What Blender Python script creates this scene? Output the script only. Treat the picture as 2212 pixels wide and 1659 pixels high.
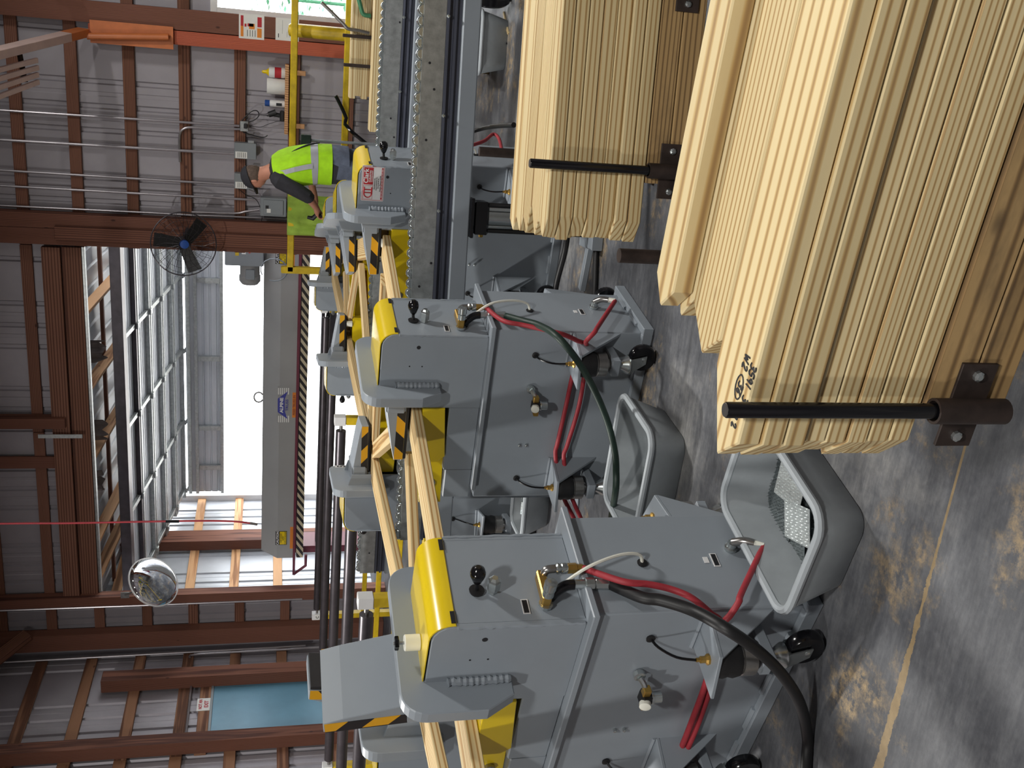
import bpy, math, random
from mathutils import Vector, Matrix
R = math.radians
rnd = random.Random(7)
sc = bpy.context.scene
for o in list(bpy.data.objects):
    bpy.data.objects.remove(o, do_unlink=True)
COL = sc.collection

# ------------------------------------------------------------------ camera
# the photograph lies on its side: world up is the left edge of the frame
FPX, CAMH = 2207.0, 1.52
PITCH, ROLL, YAW = R(13.37), R(-0.65), R(-20.08)
_f = Vector((math.sin(YAW) * math.cos(PITCH), math.cos(YAW) * math.cos(PITCH), -math.sin(PITCH)))
_r = Vector((math.cos(YAW), -math.sin(YAW), 0.0))
_d = _f.cross(_r)
_r2 = _r * math.cos(ROLL) + _d * math.sin(ROLL)
_d2 = _d * math.cos(ROLL) - _r * math.sin(ROLL)
CAM = Vector((0, 0, CAMH))
cd = bpy.data.cameras.new('camera')
cam = bpy.data.objects.new('camera', cd)
COL.objects.link(cam)
cd.sensor_fit = 'HORIZONTAL'
cd.sensor_width = 36.0
cd.lens = FPX / 2212.0 * 36.0
cd.clip_start, cd.clip_end = 0.02, 300
cam.matrix_world = Matrix(((_d2.x, _r2.x, -_f.x, 0), (_d2.y, _r2.y, -_f.y, 0), (_d2.z, _r2.z, -_f.z, CAMH), (0, 0, 0, 1)))
sc.camera = cam

# ------------------------------------------------------------------ light
vs = sc.view_settings
vs.view_transform = 'Standard'
vs.look = 'None'
vs.gamma = 1.0
vs.use_curve_mapping = False
vs.exposure = 0.45
w = bpy.data.worlds.new('world')
sc.world = w
w.use_nodes = True
bg = w.node_tree.nodes['Background']
bg.inputs[0].default_value = (0.93, 0.96, 1.0, 1)
bg.inputs[1].default_value = 7.0

def area(name, loc, size, power, col=(1, 0.975, 0.93), aim=None):
    l = bpy.data.lights.new(name, 'AREA')
    l.shape = 'DISK'
    l.size = size
    l.energy = power
    l.color = col
    o = bpy.data.objects.new(name, l)
    COL.objects.link(o)
    o.location = loc
    d = (Vector(aim) - Vector(loc)) if aim else Vector((0, 0, -1))
    o.rotation_euler = d.to_track_quat('-Z', 'Y').to_euler()
    return o

# high bay lamps and one added fill lamp, hung under the roof of the bay the photographer stands in
for nm, p, e in (('high_bay_or_fill_lamp', (1.6, 4.6, 4.9), 150), ('high_bay_or_fill_lamp', (0.9, -1.2, 4.9), 170),
                 ('high_bay_or_fill_lamp', (-5.3, 4.6, 4.9), 230), ('high_bay_or_fill_lamp', (-4.2, -1.6, 4.9), 120), ('high_bay_or_fill_lamp', (1.8, 8.6, 4.9), 90)):  # last lamp is added only to brighten the far end
    area(nm, p, 0.45, e)

# ------------------------------------------------------------------ pixel -> world point on a known plane
def ray(px, py):
    u, v = 1659.0 - py, px
    return _f + _r2 * ((u - 829.5) / FPX) + _d2 * ((v - 1106.0) / FPX)

def atZ(px, py, z):
    d = ray(px, py)
    return CAM + d * ((z - CAMH) / d.z)

def atY(px, py, y):
    d = ray(px, py)
    return CAM + d * (y / d.y)

def atX(px, py, x):
    d = ray(px, py)
    return CAM + d * (x / d.x)

def atP(px, py, p0, n):
    d = ray(px, py)
    return CAM + d * ((Vector(p0) - CAM).dot(n) / d.dot(n))

def atD(px, py, depth):
    return CAM + ray(px, py) * depth

def depth_of(p):
    return (Vector(p) - CAM).dot(_f)

def along(pixels, p0, p1):
    """a flexible line (hose, cable) followed in the photo, its depth running evenly from p0 to p1"""
    d0, d1 = depth_of(p0), depth_of(p1)
    n = len(pixels) - 1
    return [atD(x, y, d0 + (d1 - d0) * i / n) for i, (x, y) in enumerate(pixels)]

# ------------------------------------------------------------------ objects
def link(o, parent=None):
    COL.objects.link(o)
    if parent is not None:
        o.parent = parent
    return o

def tag(o, label=None, cat=None, group=None, kind=None):
    if label: o['label'] = label
    if cat: o['category'] = cat
    if group: o['group'] = group
    if kind: o['kind'] = kind
    return o

def thing(name, label, cat, loc=(0, 0, 0), rz=0.0, group=None, kind=None):
    o = bpy.data.objects.new(name, None)
    o.empty_display_size = 0.1
    link(o)
    o.location = loc
    o.rotation_euler = (0, 0, rz)
    return tag(o, label, cat, group, kind)

def copy_tree(o, parent=None):
    c = o.copy()
    link(c, parent)
    for ch in o.children:
        copy_tree(ch, c)
    return c

class MB:
    def __init__(s):
        s.v, s.f = [], []

    def add(s, vs_, fs_):
        b = len(s.v)
        s.v += [Vector(p) for p in vs_]
        s.f += [tuple(i + b for i in f) for f in fs_]
        return s

    def box(s, lo, hi, M=None):
        (x0, y0, z0), (x1, y1, z1) = lo, hi
        vs_ = [Vector(p) for p in ((x0, y0, z0), (x1, y0, z0), (x1, y1, z0), (x0, y1, z0), (x0, y0, z1), (x1, y0, z1), (x1, y1, z1), (x0, y1, z1))]
        if M: vs_ = [M @ p for p in vs_]
        return s.add(vs_, [(0, 3, 2, 1), (4, 5, 6, 7), (0, 1, 5, 4), (1, 2, 6, 5), (2, 3, 7, 6), (3, 0, 4, 7)])

    def bbox(s, lo, hi, c=0.004, M=None):
        """box with chamfered edges"""
        (x0, y0, z0), (x1, y1, z1) = lo, hi
        return s.prism([(x0, y0), (x1, y0), (x1, y1), (x0, y1)], z0, z1, c, M)

    def prism(s, poly, z0, z1, c=0.0, M=None):
        """polygon (counter-clockwise) extruded along z, with chamfered rims when c > 0"""
        n = len(poly)
        if c > 0:
            ins = inset(poly, c)
            rings = [(ins, z0), (poly, z0 + c), (poly, z1 - c), (ins, z1)]
        else:
            rings = [(poly, z0), (poly, z1)]
        vs_ = [Vector((x, y, z)) for pl, z in rings for x, y in pl]
        fs_ = [tuple(range(n - 1, -1, -1)), tuple(range((len(rings) - 1) * n, len(rings) * n))]
        for k in range(len(rings) - 1):
            for i in range(n):
                j = (i + 1) % n
                fs_.append((k * n + i, k * n + j, (k + 1) * n + j, (k + 1) * n + i))
        if M: vs_ = [M @ p for p in vs_]
        return s.add(vs_, fs_)

    def tube(s, path, r, n=8, cap=True, sub=0):
        path = [Vector(p) for p in path]
        if sub: path = smooth_path(path, sub)
        rs = r if isinstance(r, (list, tuple)) else [r] * len(path)
        if len(rs) != len(path):
            m = len(rs) - 1
            rs = [rs[min(m, int(i * m / (len(path) - 1) + 0.5))] for i in range(len(path))]
        t0 = (path[1] - path[0]).normalized()
        up = Vector((0, 0, 1)) if abs(t0.z) < 0.9 else Vector((1, 0, 0))
        a = t0.cross(up).normalized()
        vs_, fs_ = [], []
        for i, p in enumerate(path):
            t = (path[min(i + 1, len(path) - 1)] - path[max(i - 1, 0)]).normalized()
            a = (a - t * a.dot(t)).normalized()
            b = t.cross(a)
            for k in range(n):
                q = 2 * math.pi * k / n
                vs_.append(p + (a * math.cos(q) + b * math.sin(q)) * rs[i])
        for i in range(len(path) - 1):
            for k in range(n):
                j = (k + 1) % n
                fs_.append((i * n + k, i * n + j, (i + 1) * n + j, (i + 1) * n + k))
        if cap:
            fs_.append(tuple(range(n - 1, -1, -1)))
            fs_.append(tuple(range((len(path) - 1) * n, len(path) * n)))
        return s.add(vs_, fs_)

    def cyl(s, p0, p1, r, n=16):
        return s.tube([p0, p1], r, n)

    def lathe(s, prof, o=(0, 0, 0), ax=(0, 0, 1), n=20):
        """profile of (radius, height) turned about the axis through o"""
        o, ax = Vector(o), Vector(ax).normalized()
        up = Vector((0, 0, 1)) if abs(ax.z) < 0.9 else Vector((1, 0, 0))
        a = ax.cross(up).normalized()
        b = ax.cross(a)
        vs_, fs_ = [], []
        for r, h in prof:
            for k in range(n):
                q = 2 * math.pi * k / n
                vs_.append(o + ax * h + (a * math.cos(q) + b * math.sin(q)) * max(r, 1e-5))
        for i in range(len(prof) - 1):
            for k in range(n):
                j = (k + 1) % n
                fs_.append((i * n + k, i * n + j, (i + 1) * n + j, (i + 1) * n + k))
        fs_.append(tuple(range(n - 1, -1, -1)))
        fs_.append(tuple(range((len(prof) - 1) * n, len(prof) * n)))
        return s.add(vs_, fs_)

    def ball(s, c, r, n=12, m=8, sc_=(1, 1, 1)):
        c = Vector(c)
        vs_, fs_ = [], []
        for i in range(m + 1):
            t = math.pi * i / m
            for k in range(n):
                q = 2 * math.pi * k / n
                vs_.append(c + Vector((r * sc_[0] * math.sin(t) * math.cos(q), r * sc_[1] * math.sin(t) * math.sin(q), r * sc_[2] * math.cos(t))))
        for i in range(m):
            for k in range(n):
                j = (k + 1) % n
                fs_.append((i * n + k, (i + 1) * n + k, (i + 1) * n + j, i * n + j))
        return s.add(vs_, fs_)

    def mesh(s, name, mat):
        me = bpy.data.meshes.new(name)
        me.from_pydata([tuple(p) for p in s.v], [], s.f)
        me.materials.append(mat)
        me.validate()
        import bmesh as _b
        bm = _b.new()
        bm.from_mesh(me)
        _b.ops.recalc_face_normals(bm, faces=bm.faces)
        bm.to_mesh(me)
        bm.free()
        return me

    def build(s, name, mat, parent=None, M=None, smooth=False):
        me = s.mesh(name, mat)
        if smooth:
            me.polygons.foreach_set('use_smooth', [True] * len(me.polygons))
            try:
                me.set_sharp_from_angle(angle=R(38))
            except Exception:
                pass
        o = bpy.data.objects.new(name, me)
        link(o, parent)
        if M is not None:
            o.matrix_local = M
        return o

def inset(poly, c):
    n = len(poly)
    out = []
    ar = sum(poly[i][0] * poly[(i + 1) % n][1] - poly[(i + 1) % n][0] * poly[i][1] for i in range(n))
    sg = 1 if ar > 0 else -1
    for i in range(n):
        p, q, r_ = Vector(poly[i - 1]), Vector(poly[i]), Vector(poly[(i + 1) % n])
        d1, d2 = (q - p).normalized(), (r_ - q).normalized()
        n1, n2 = Vector((-d1.y, d1.x)) * sg, Vector((-d2.y, d2.x)) * sg
        b = n1 + n2
        k = c / max(0.35, b.length_squared / 2)
        out.append((q.x + b.x * k, q.y + b.y * k))
    return out

def smooth_path(p, sub):
    out = []
    n = len(p)
    for i in range(n - 1):
        p0, p1, p2, p3 = p[max(i - 1, 0)], p[i], p[i + 1], p[min(i + 2, n - 1)]
        for k in range(sub):
            t = k / sub
            out.append(0.5 * ((2 * p1) + (p2 - p0) * t + (2 * p0 - 5 * p1 + 4 * p2 - p3) * t * t + (3 * p1 - p0 - 3 * p2 + p3) * t ** 3))
    out.append(p[-1])
    return out

def rrect(x0, y0, x1, y1, r, n=5, corners=(1, 1, 1, 1)):
    """rounded rectangle, counter-clockwise from the lower left corner"""
    out = []
    for (cx, cy, a0), on in zip(((x0 + r, y0 + r, 180), (x1 - r, y0 + r, 270), (x1 - r, y1 - r, 0), (x0 + r, y1 - r, 90)), corners):
        if on:
            for k in range(n + 1):
                a = R(a0 + 90 * k / n)
                out.append((cx + r * math.cos(a), cy + r * math.sin(a)))
        else:
            out.append((x0 if a0 in (180, 90) else x1, y0 if a0 in (180, 270) else y1))
    return out

def frame(o, x, z=None, y=None):
    """matrix with local x along x and local z as near z as can be"""
    x = Vector(x).normalized()
    z = Vector(z or (0, 0, 1))
    z = (z - x * z.dot(x)).normalized()
    y = z.cross(x)
    o = Vector(o)
    return Matrix(((x.x, y.x, z.x, o.x), (x.y, y.y, z.y, o.y), (x.z, y.z, z.z, o.z), (0, 0, 0, 1)))

# planes for profile extrusion: profile (p, q) -> (axis p, axis q), extruded along the third axis
XZ = Matrix(((1, 0, 0, 0), (0, 0, 1, 0), (0, 1, 0, 0), (0, 0, 0, 1)))      # (x, z) extruded along y
YZ = Matrix(((0, 0, 1, 0), (1, 0, 0, 0), (0, 1, 0, 0), (0, 0, 0, 1)))      # (y, z) extruded along x

_texts = {}
def text(name, s, size, mat, M, parent=None, align='CENTER', bold=0.0, sx=1.0):
    key = (s, size, align, bold)
    if key not in _texts:
        cu = bpy.data.curves.new('t', 'FONT')
        cu.body = s
        cu.size = size
        cu.align_x = align
        cu.align_y = 'CENTER'
        cu.extrude = 0.0004
        cu.offset = bold
        cu.resolution_u = 2
        to = bpy.data.objects.new('t', cu)
        COL.objects.link(to)
        dg = bpy.context.evaluated_depsgraph_get()
        me = bpy.data.meshes.new_from_object(to.evaluated_get(dg))
        bpy.data.objects.remove(to)
        _texts[key] = me
    me = _texts[key].copy()
    me.materials.clear()
    me.materials.append(mat)
    o = bpy.data.objects.new(name, me)
    link(o, parent)
    o.matrix_local = M @ Matrix.Diagonal((sx, 1, 1, 1))
    return o
# ------------------------------------------------------------------ materials
def lin(c):
    return tuple((v / 255 / 12.92) if v / 255 <= 0.04045 else ((v / 255 + 0.055) / 1.055) ** 2.4 for v in c)

class NT:
    def __init__(s, name):
        s.m = bpy.data.materials.new(name)
        s.m.use_nodes = True
        s.t = s.m.node_tree
        s.b = s.t.nodes['Principled BSDF']
        s.co = None

    def n(s, typ, **kw):
        nd = s.t.nodes.new('ShaderNode' + typ)
        for k, v in kw.items():
            if k in nd.inputs.keys() if isinstance(k, str) else False:
                nd.inputs[k].default_value = v
            elif hasattr(nd, k):
                setattr(nd, k, v)
            else:
                nd.inputs[k.replace('_', ' ').title()].default_value = v
        return nd

    def l(s, a, b):
        s.t.links.new(a, b)

    def obj(s):
        if not s.co:
            s.co = s.n('TexCoord')
        return s.co.outputs['Object']

    def mapping(s, scale=(1, 1, 1), loc=None, src=None):
        m = s.n('Mapping')
        m.inputs['Scale'].default_value = scale
        s.l(src or s.obj(), m.inputs['Vector'])
        if loc is not None:
            if hasattr(loc, 'links'): s.l(loc, m.inputs['Location'])
            else: m.inputs['Location'].default_value = loc
        return m.outputs[0]

    def noise(s, scale, detail=4, vec=None, rough=0.6):
        nd = s.n('TexNoise')
        nd.inputs['Scale'].default_value = scale
        nd.inputs['Detail'].default_value = detail
        nd.inputs['Roughness'].default_value = rough
        s.l(vec or s.obj(), nd.inputs['Vector'])
        return nd.outputs[0]

    def ramp(s, src, stops):
        r_ = s.n('ValToRGB')
        e = r_.color_ramp.elements
        while len(e) < len(stops): e.new(0.5)
        for k, (p, c) in zip(e, stops):
            k.position = p
            k.color = (*c, 1) if len(c) == 3 else c
        s.l(src, r_.inputs[0])
        return r_.outputs[0]

    def math(s, op, a, b=None, c=None):
        m = s.n('Math')
        m.operation = op
        for i, v in enumerate((a, b, c)):
            if v is None: continue
            if hasattr(v, 'links'): s.l(v, m.inputs[i])
            else: m.inputs[i].default_value = v
        return m.outputs[0]

    def mix(s, f, a, b, mode='MIX'):
        m = s.n('Mix')
        m.data_type = 'RGBA'
        m.blend_type = mode
        for i, v in ((0, f), (6, a), (7, b)):
            if hasattr(v, 'links'): s.l(v, m.inputs[i])
            elif i == 0: m.inputs[0].default_value = v
            else: m.inputs[i].default_value = (*v, 1)
        return m.outputs[2]

    def bump(s, h, strength=0.2, dist=0.01):
        b = s.n('Bump')
        b.inputs['Strength'].default_value = strength
        b.inputs['Distance'].default_value = dist
        s.l(h, b.inputs['Height'])
        s.l(b.outputs[0], s.b.inputs['Normal'])

    def set(s, col=None, rough=None, metal=None, spec=None):
        for k, v in (('Base Color', col), ('Roughness', rough), ('Metallic', metal), ('Specular IOR Level', spec)):
            if v is None: continue
            if hasattr(v, 'links'): s.l(v, s.b.inputs[k])
            elif k == 'Base Color': s.b.inputs[k].default_value = (*v, 1)
            else: s.b.inputs[k].default_value = v
        return s

def paint(name, c, rough=0.45, metal=0.0, var=0.12, ns=6.0, bump=0.0, coat=0.0):
    t = NT(name)
    c = lin(c)
    nz = t.noise(ns, 5)
    col = t.ramp(nz, [(0.3, tuple(v * (1 - var) for v in c)), (0.7, tuple(min(1, v * (1 + var)) for v in c))])
    t.set(col, rough, metal)
    if bump: t.bump(t.noise(ns * 12, 3), bump, 0.002)
    if coat:
        t.b.inputs['Coat Weight'].default_value = coat
        t.b.inputs['Coat Roughness'].default_value = 0.08
    return t.m

def wood(name, light, mid, dark, ring=38, rough=0.62, knots=True, var=0.25, stain=0.0, stainc=(40, 36, 34), orient='X'):
    t = NT(name)
    light, mid, dark = lin(light), lin(mid), lin(dark)
    oi = t.n('ObjectInfo')
    rv = t.n('TexWhiteNoise')
    rv.noise_dimensions = '1D'
    t.l(oi.outputs['Random'], rv.inputs['W'])
    sep = t.n('SeparateColor')
    t.l(rv.outputs['Color'], sep.inputs[0])
    off = t.n('CombineXYZ')
    t.l(t.math('MULTIPLY', sep.outputs[0], 37.0), off.inputs[0])
    t.l(t.math('MULTIPLY_ADD', sep.outputs[1], 0.24, -0.12), off.inputs[1])
    t.l(t.math('MULTIPLY_ADD', sep.outputs[2], -0.14, -0.03), off.inputs[2])
    scl = {'X': (0.05, 1, 1), 'Y': (1, 0.05, 1), 'Z': (1, 1, 0.05)}[orient]
    vm = t.n('VectorMath')
    vm.operation = 'SCALE'
    t.l(t.mapping(scl, off.outputs[0]), vm.inputs[0])
    t.l(t.math('MULTIPLY_ADD', sep.outputs[0], 1.0, 0.35), vm.inputs['Scale'])
    v = vm.outputs[0]
    wv = t.n('TexWave')
    wv.wave_type = 'RINGS'
    wv.rings_direction = orient
    wv.inputs['Scale'].default_value = ring
    wv.inputs['Distortion'].default_value = 4.5
    wv.inputs['Detail'].default_value = 2.0
    wv.inputs['Detail Scale'].default_value = 0.6
    t.l(v, wv.inputs['Vector'])
    col = t.ramp(wv.outputs[0], [(0.0, light), (0.55, light), (0.82, mid), (1.0, tuple((a + b) / 2 for a, b in zip(mid, dark)))])
    # tone of the single board and slow drift along it
    slow = t.noise(9.0, 3, t.mapping({'X': (0.12, 1, 1), 'Y': (1, 0.12, 1), 'Z': (1, 1, 0.12)}[orient], off.outputs[0]))
    tone = t.math('ADD', t.math('MULTIPLY_ADD', slow, 0.34, 1.0 - 0.17 - var / 2), t.math('MULTIPLY', sep.outputs[2], var))
    cc = t.n('CombineColor')
    t.l(tone, cc.inputs[0])
    t.l(t.math('POWER', tone, 1.12), cc.inputs[1])
    t.l(t.math('POWER', tone, 1.35), cc.inputs[2])
    col = t.mix(1.0, col, cc.outputs[0], 'MULTIPLY')
    if knots:
        vo = t.n('TexVoronoi')
        vo.inputs['Scale'].default_value = 3.1
        t.l(t.mapping({'X': (0.8, 1.6, 1.6), 'Y': (1.6, 0.8, 1.6), 'Z': (1.6, 1.6, 0.8)}[orient], off.outputs[0]), vo.inputs['Vector'])
        k = t.ramp(vo.outputs['Distance'], [(0.035, (1, 1, 1)), (0.075, (0, 0, 0))])
        col = t.mix(t.math('MULTIPLY', k, 0.75), col, dark)
    if stain:
        st = t.ramp(t.noise(5.0, 6, t.mapping({'X': (0.35, 1, 1), 'Y': (1, 0.35, 1), 'Z': (1, 1, 0.35)}[orient], off.outputs[0]), 0.7), [(0.48, (0, 0, 0)), (0.66, (1, 1, 1))])
        col = t.mix(t.math('MULTIPLY', st, stain), col, lin(stainc))
    t.set(col, rough, 0.0, 0.3)
    t.bump(wv.outputs[0], 0.08, 0.001)
    return t.m

def hazard(name, pitch=0.085, ya=(214, 158, 22), slope=1.0, off=0.0):
    """diagonal black and yellow tape; stripes run across local y (length) and z"""
    t = NT(name)
    sp = t.n('SeparateXYZ')
    t.l(t.obj(), sp.inputs[0])
    s_ = t.math('ADD', sp.outputs[1], t.math('MULTIPLY', sp.outputs[2], slope))
    fr = t.math('FRACT', t.math('MULTIPLY_ADD', s_, 1.0 / pitch, 10.0 + off))
    k = t.math('GREATER_THAN', fr, 0.5)
    t.set(t.mix(k, lin(ya), lin((26, 24, 26))), 0.4)
    return t.m

M_grey = paint('machine_grey_paint', (140, 148, 156), 0.42, 0.0, 0.05, 3.0, 0.04)
M_yel = paint('yellow_gloss_paint', (226, 196, 22), 0.25, 0.0, 0.05, 3.0, 0.0, 0.4)
M_yelm = paint('yellow_worn_paint', (196, 166, 24), 0.45, 0.0, 0.25, 9.0)
M_pine = wood('pine_lumber', (198, 180, 138), (182, 154, 104), (104, 68, 42), 26)
M_chord = wood('truss_lumber', (214, 192, 146), (196, 158, 102), (120, 80, 46), 30)
M_bunk = wood('weathered_bunk_wood', (158, 130, 88), (136, 108, 70), (52, 38, 28), 24, 0.8, True, 0.25, 0.55, (58, 50, 44))
M_barnx = wood('barn_wood_horizontal', (132, 92, 74), (108, 70, 56), (52, 34, 32), 26, 0.75, True, 0.4)
M_barny = wood('barn_wood_lengthwise', (148, 108, 82), (120, 82, 62), (58, 38, 34), 26, 0.75, True, 0.35, orient='Y')
M_barnz = wood('barn_wood_upright', (126, 84, 68), (104, 66, 54), (54, 34, 32), 26, 0.75, True, 0.3, orient='Z')
M_orange = wood('orange_stained_post', (186, 98, 72), (166, 82, 60), (110, 50, 40), 26, 0.7, False, 0.1, orient='Z')
M_rafter = wood('rafter_pine', (206, 160, 116), (176, 126, 84), (96, 60, 40), 30, 0.7, True, 0.2, orient='Y')
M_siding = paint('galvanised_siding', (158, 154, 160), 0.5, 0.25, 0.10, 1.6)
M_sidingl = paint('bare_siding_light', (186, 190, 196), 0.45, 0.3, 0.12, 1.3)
M_galv = paint('galvanised_steel', (168, 172, 172), 0.38, 0.75, 0.22, 26.0)
M_zinc = paint('zinc_plated', (190, 196, 196), 0.24, 0.9, 0.08, 12.0)
M_steel = paint('machined_steel', (150, 148, 146), 0.28, 0.9, 0.1, 30.0)
M_pipe = paint('dark_steel_pipe', (78, 74, 78), 0.35, 0.6, 0.2, 8.0)
M_black = paint('black_rubber', (22, 22, 24), 0.5, 0.0, 0.2, 8.0)
M_blackg = paint('black_gloss', (14, 14, 17), 0.16, 0.0, 0.1, 8.0)
M_rust = paint('rusty_black_steel', (54, 44, 40), 0.6, 0.4, 0.35, 22.0)
M_brass = paint('brass', (196, 158, 84), 0.3, 0.85, 0.1, 20.0)
M_red = paint('red_rubber_hose', (156, 44, 54), 0.55, 0.0, 0.14, 20.0)
M_nylon = paint('white_nylon', (232, 232, 220), 0.4, 0.0, 0.03, 4.0)
M_white = paint('white_paint', (222, 222, 222), 0.5, 0.0, 0.05, 4.0)
M_bin = paint('grey_plastic_bin', (138, 144, 148), 0.5, 0.0, 0.12, 7.0, 0.05)
M_binl = paint('grey_plastic_rim', (166, 173, 178), 0.45, 0.0, 0.06, 7.0, 0.05)
M_lime = paint('lime_vest_cloth', (168, 226, 20), 0.8, 0.0, 0.12, 14.0)
M_limed = paint('faded_lime_cloth', (140, 168, 62), 0.85, 0.0, 0.2, 9.0)
M_refl = paint('reflective_tape', (170, 172, 178), 0.4, 0.1, 0.06, 14.0)
M_skin = paint('skin', (196, 136, 112), 0.6, 0.0, 0.08, 14.0)
M_shirt = paint('charcoal_shirt', (44, 44, 50), 0.85, 0.0, 0.2, 20.0)
M_jean = paint('blue_grey_jeans', (92, 100, 118), 0.85, 0.0, 0.25, 16.0)
M_hair = paint('grey_brown_hair', (92, 76, 66), 0.8, 0.0, 0.3, 40.0)
M_door = paint('blue_steel_door', (92, 138, 160), 0.4, 0.1, 0.14, 1.6)
M_panel = paint('grey_electric_box', (128, 134, 138), 0.45, 0.1, 0.05, 4.0)
M_conduit = paint('emt_conduit', (172, 168, 172), 0.3, 0.8, 0.08, 10.0)
M_paper = paint('paper', (226, 226, 222), 0.7, 0.0, 0.03, 8.0)
M_redp = paint('red_print', (178, 36, 46), 0.6, 0.0, 0.03, 8.0)
M_orp = paint('orange_print', (222, 132, 40), 0.6, 0.0, 0.05, 8.0)
M_ink = paint('black_print', (24, 24, 28), 0.6, 0.0, 0.03, 8.0)
M_blue = paint('blue_plastic', (30, 74, 150), 0.35, 0.0, 0.05, 8.0)
M_green = paint('green_paint', (58, 120, 84), 0.5, 0.0, 0.1, 8.0)
M_dgreen = paint('dark_green_hose', (26, 46, 38), 0.5, 0.0, 0.25, 20.0)
M_press = paint('press_grey_paint', (150, 150, 148), 0.5, 0.0, 0.05, 2.0)
M_maroon = paint('maroon_steel', (104, 40, 56), 0.5, 0.1, 0.12, 6.0)
M_logo = paint('violet_blue_print', (58, 62, 150), 0.5, 0.0, 0.03, 6.0)
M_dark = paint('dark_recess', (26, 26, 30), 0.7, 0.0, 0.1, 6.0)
M_foam = paint('torn_insulation', (120, 112, 108), 0.9, 0.0, 0.35, 6.0)
M_haz = hazard('hazard_tape_jaw', 0.150)
M_hazp = hazard('hazard_tape_press', 0.12, (190, 178, 150), 1.4)

def mirror_mat():
    t = NT('mirror_glass')
    t.set((0.85, 0.87, 0.9), 0.03, 1.0)
    return t.m
M_mirror = mirror_mat()

def glass_mat():
    t = NT('window_glass')
    t.set((0.95, 0.97, 0.97), 0.02, 0.0)
    t.b.inputs['Transmission Weight'].default_value = 1.0
    t.b.inputs['IOR'].default_value = 1.02
    return t.m
M_glass = glass_mat()

def floor_mat():
    """worn concrete: dark tyre polish, pale scuffs, sawdust drifts and one sawdust-filled joint"""
    t = NT('concrete_floor')
    o = t.obj()
    n1 = t.noise(1.1, 6, None, 0.65)
    n2 = t.noise(7.0, 6, None, 0.7)
    n3 = t.noise(60.0, 4, None, 0.7)
    scr = t.noise(16.0, 5, t.mapping((0.35, 2.2, 1)), 0.75)
    base = t.ramp(n1, [(0.36, lin((70, 72, 77))), (0.54, lin((104, 106, 110))), (0.68, lin((152, 152, 150)))])
    base = t.mix(0.55, base, t.ramp(n2, [(0.35, (0.45, 0.45, 0.47)), (0.65, (1.0, 1.0, 1.0))]), 'MULTIPLY')
    base = t.mix(0.75, base, t.ramp(scr, [(0.4, (0.7, 0.7, 0.72)), (0.62, (1.15, 1.13, 1.1))]), 'MULTIPLY')
    base = t.mix(0.4, base, t.ramp(n3, [(0.3, (0.65, 0.65, 0.66)), (0.7, (1.2, 1.2, 1.2))]), 'MULTIPLY')
    saw = lin((178, 152, 108))
    m1 = t.ramp(t.noise(1.7, 7, t.mapping((1, 1, 1), (3.1, 1.7, 0)), 0.72), [(0.53, (0, 0, 0)), (0.66, (1, 1, 1))])
    m2 = t.ramp(t.noise(22.0, 5, None, 0.8), [(0.42, (0, 0, 0)), (0.6, (1, 1, 1))])
    col = t.mix(t.math('MULTIPLY', t.math('MULTIPLY', m1, m2), 0.8), base, saw)
    # joint: distance from a line on the floor, widened by noise
    sp = t.n('SeparateXYZ')
    t.l(o, sp.inputs[0])
    ja, jb = atZ(1899, 1651, 0), atZ(2094, 930, 0)
    d = (jb - ja).normalized()
    nx, ny = -d.y, d.x
    dist = t.math('ABSOLUTE', t.math('ADD', t.math('MULTIPLY_ADD', sp.outputs[0], nx, -(ja.x * nx + ja.y * ny)), t.math('MULTIPLY', sp.outputs[1], ny)))
    al = t.math('ADD', t.math('MULTIPLY_ADD', sp.outputs[0], d.x, -(ja.x * d.x + ja.y * d.y)), t.math('MULTIPLY', sp.outputs[1], d.y))
    wid = t.math('MULTIPLY_ADD', t.noise(14.0, 6, None, 0.75), 0.042, -0.004)
    wid = t.math('SUBTRACT', wid, t.math('MULTIPLY', al, 0.022))
    k = t.math('LESS_THAN', dist, t.math('MAXIMUM', wid, 0.004))
    col = t.mix(t.math('MULTIPLY', k, 0.85), col, t.mix(t.noise(40.0, 4), lin((116, 98, 70)), lin((164, 142, 104))))
    t.set(col, t.ramp(n2, [(0.3, (0.45,) * 3), (0.7, (0.75,) * 3)]), 0.0, 0.35)
    t.bump(t.noise(90.0, 4, None, 0.7), 0.15, 0.003)
    return t.m
# ------------------------------------------------------------------ the building
WX, WY, ROOF = -8.05, 11.9, 5.4
GT = 0.045                                    # girt thickness
fl = MB().box((-12, -7, -0.12), (9, 16.6, 0)).build('floor', floor_mat())
tag(fl, kind='structure')

M_bounce_gravel = paint('pale_bounce_gravel', (196, 192, 184), 0.9, 0.0, 0.15, 3.0, 0.1)  # ground tone made pale to bounce daylight into the lean-to
tag(MB().box((-40, 16.6, -0.16), (40, 60, -0.04)).build('ground_outside', M_bounce_gravel), kind='structure')
tag(MB().box((9, -7, -0.16), (40, 16.6, -0.04)).build('ground_yard', M_bounce_gravel), kind='structure')
def struct(name):
    o = bpy.data.objects.new(name, None)
    link(o)
    o['kind'] = 'structure'
    return o

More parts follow.
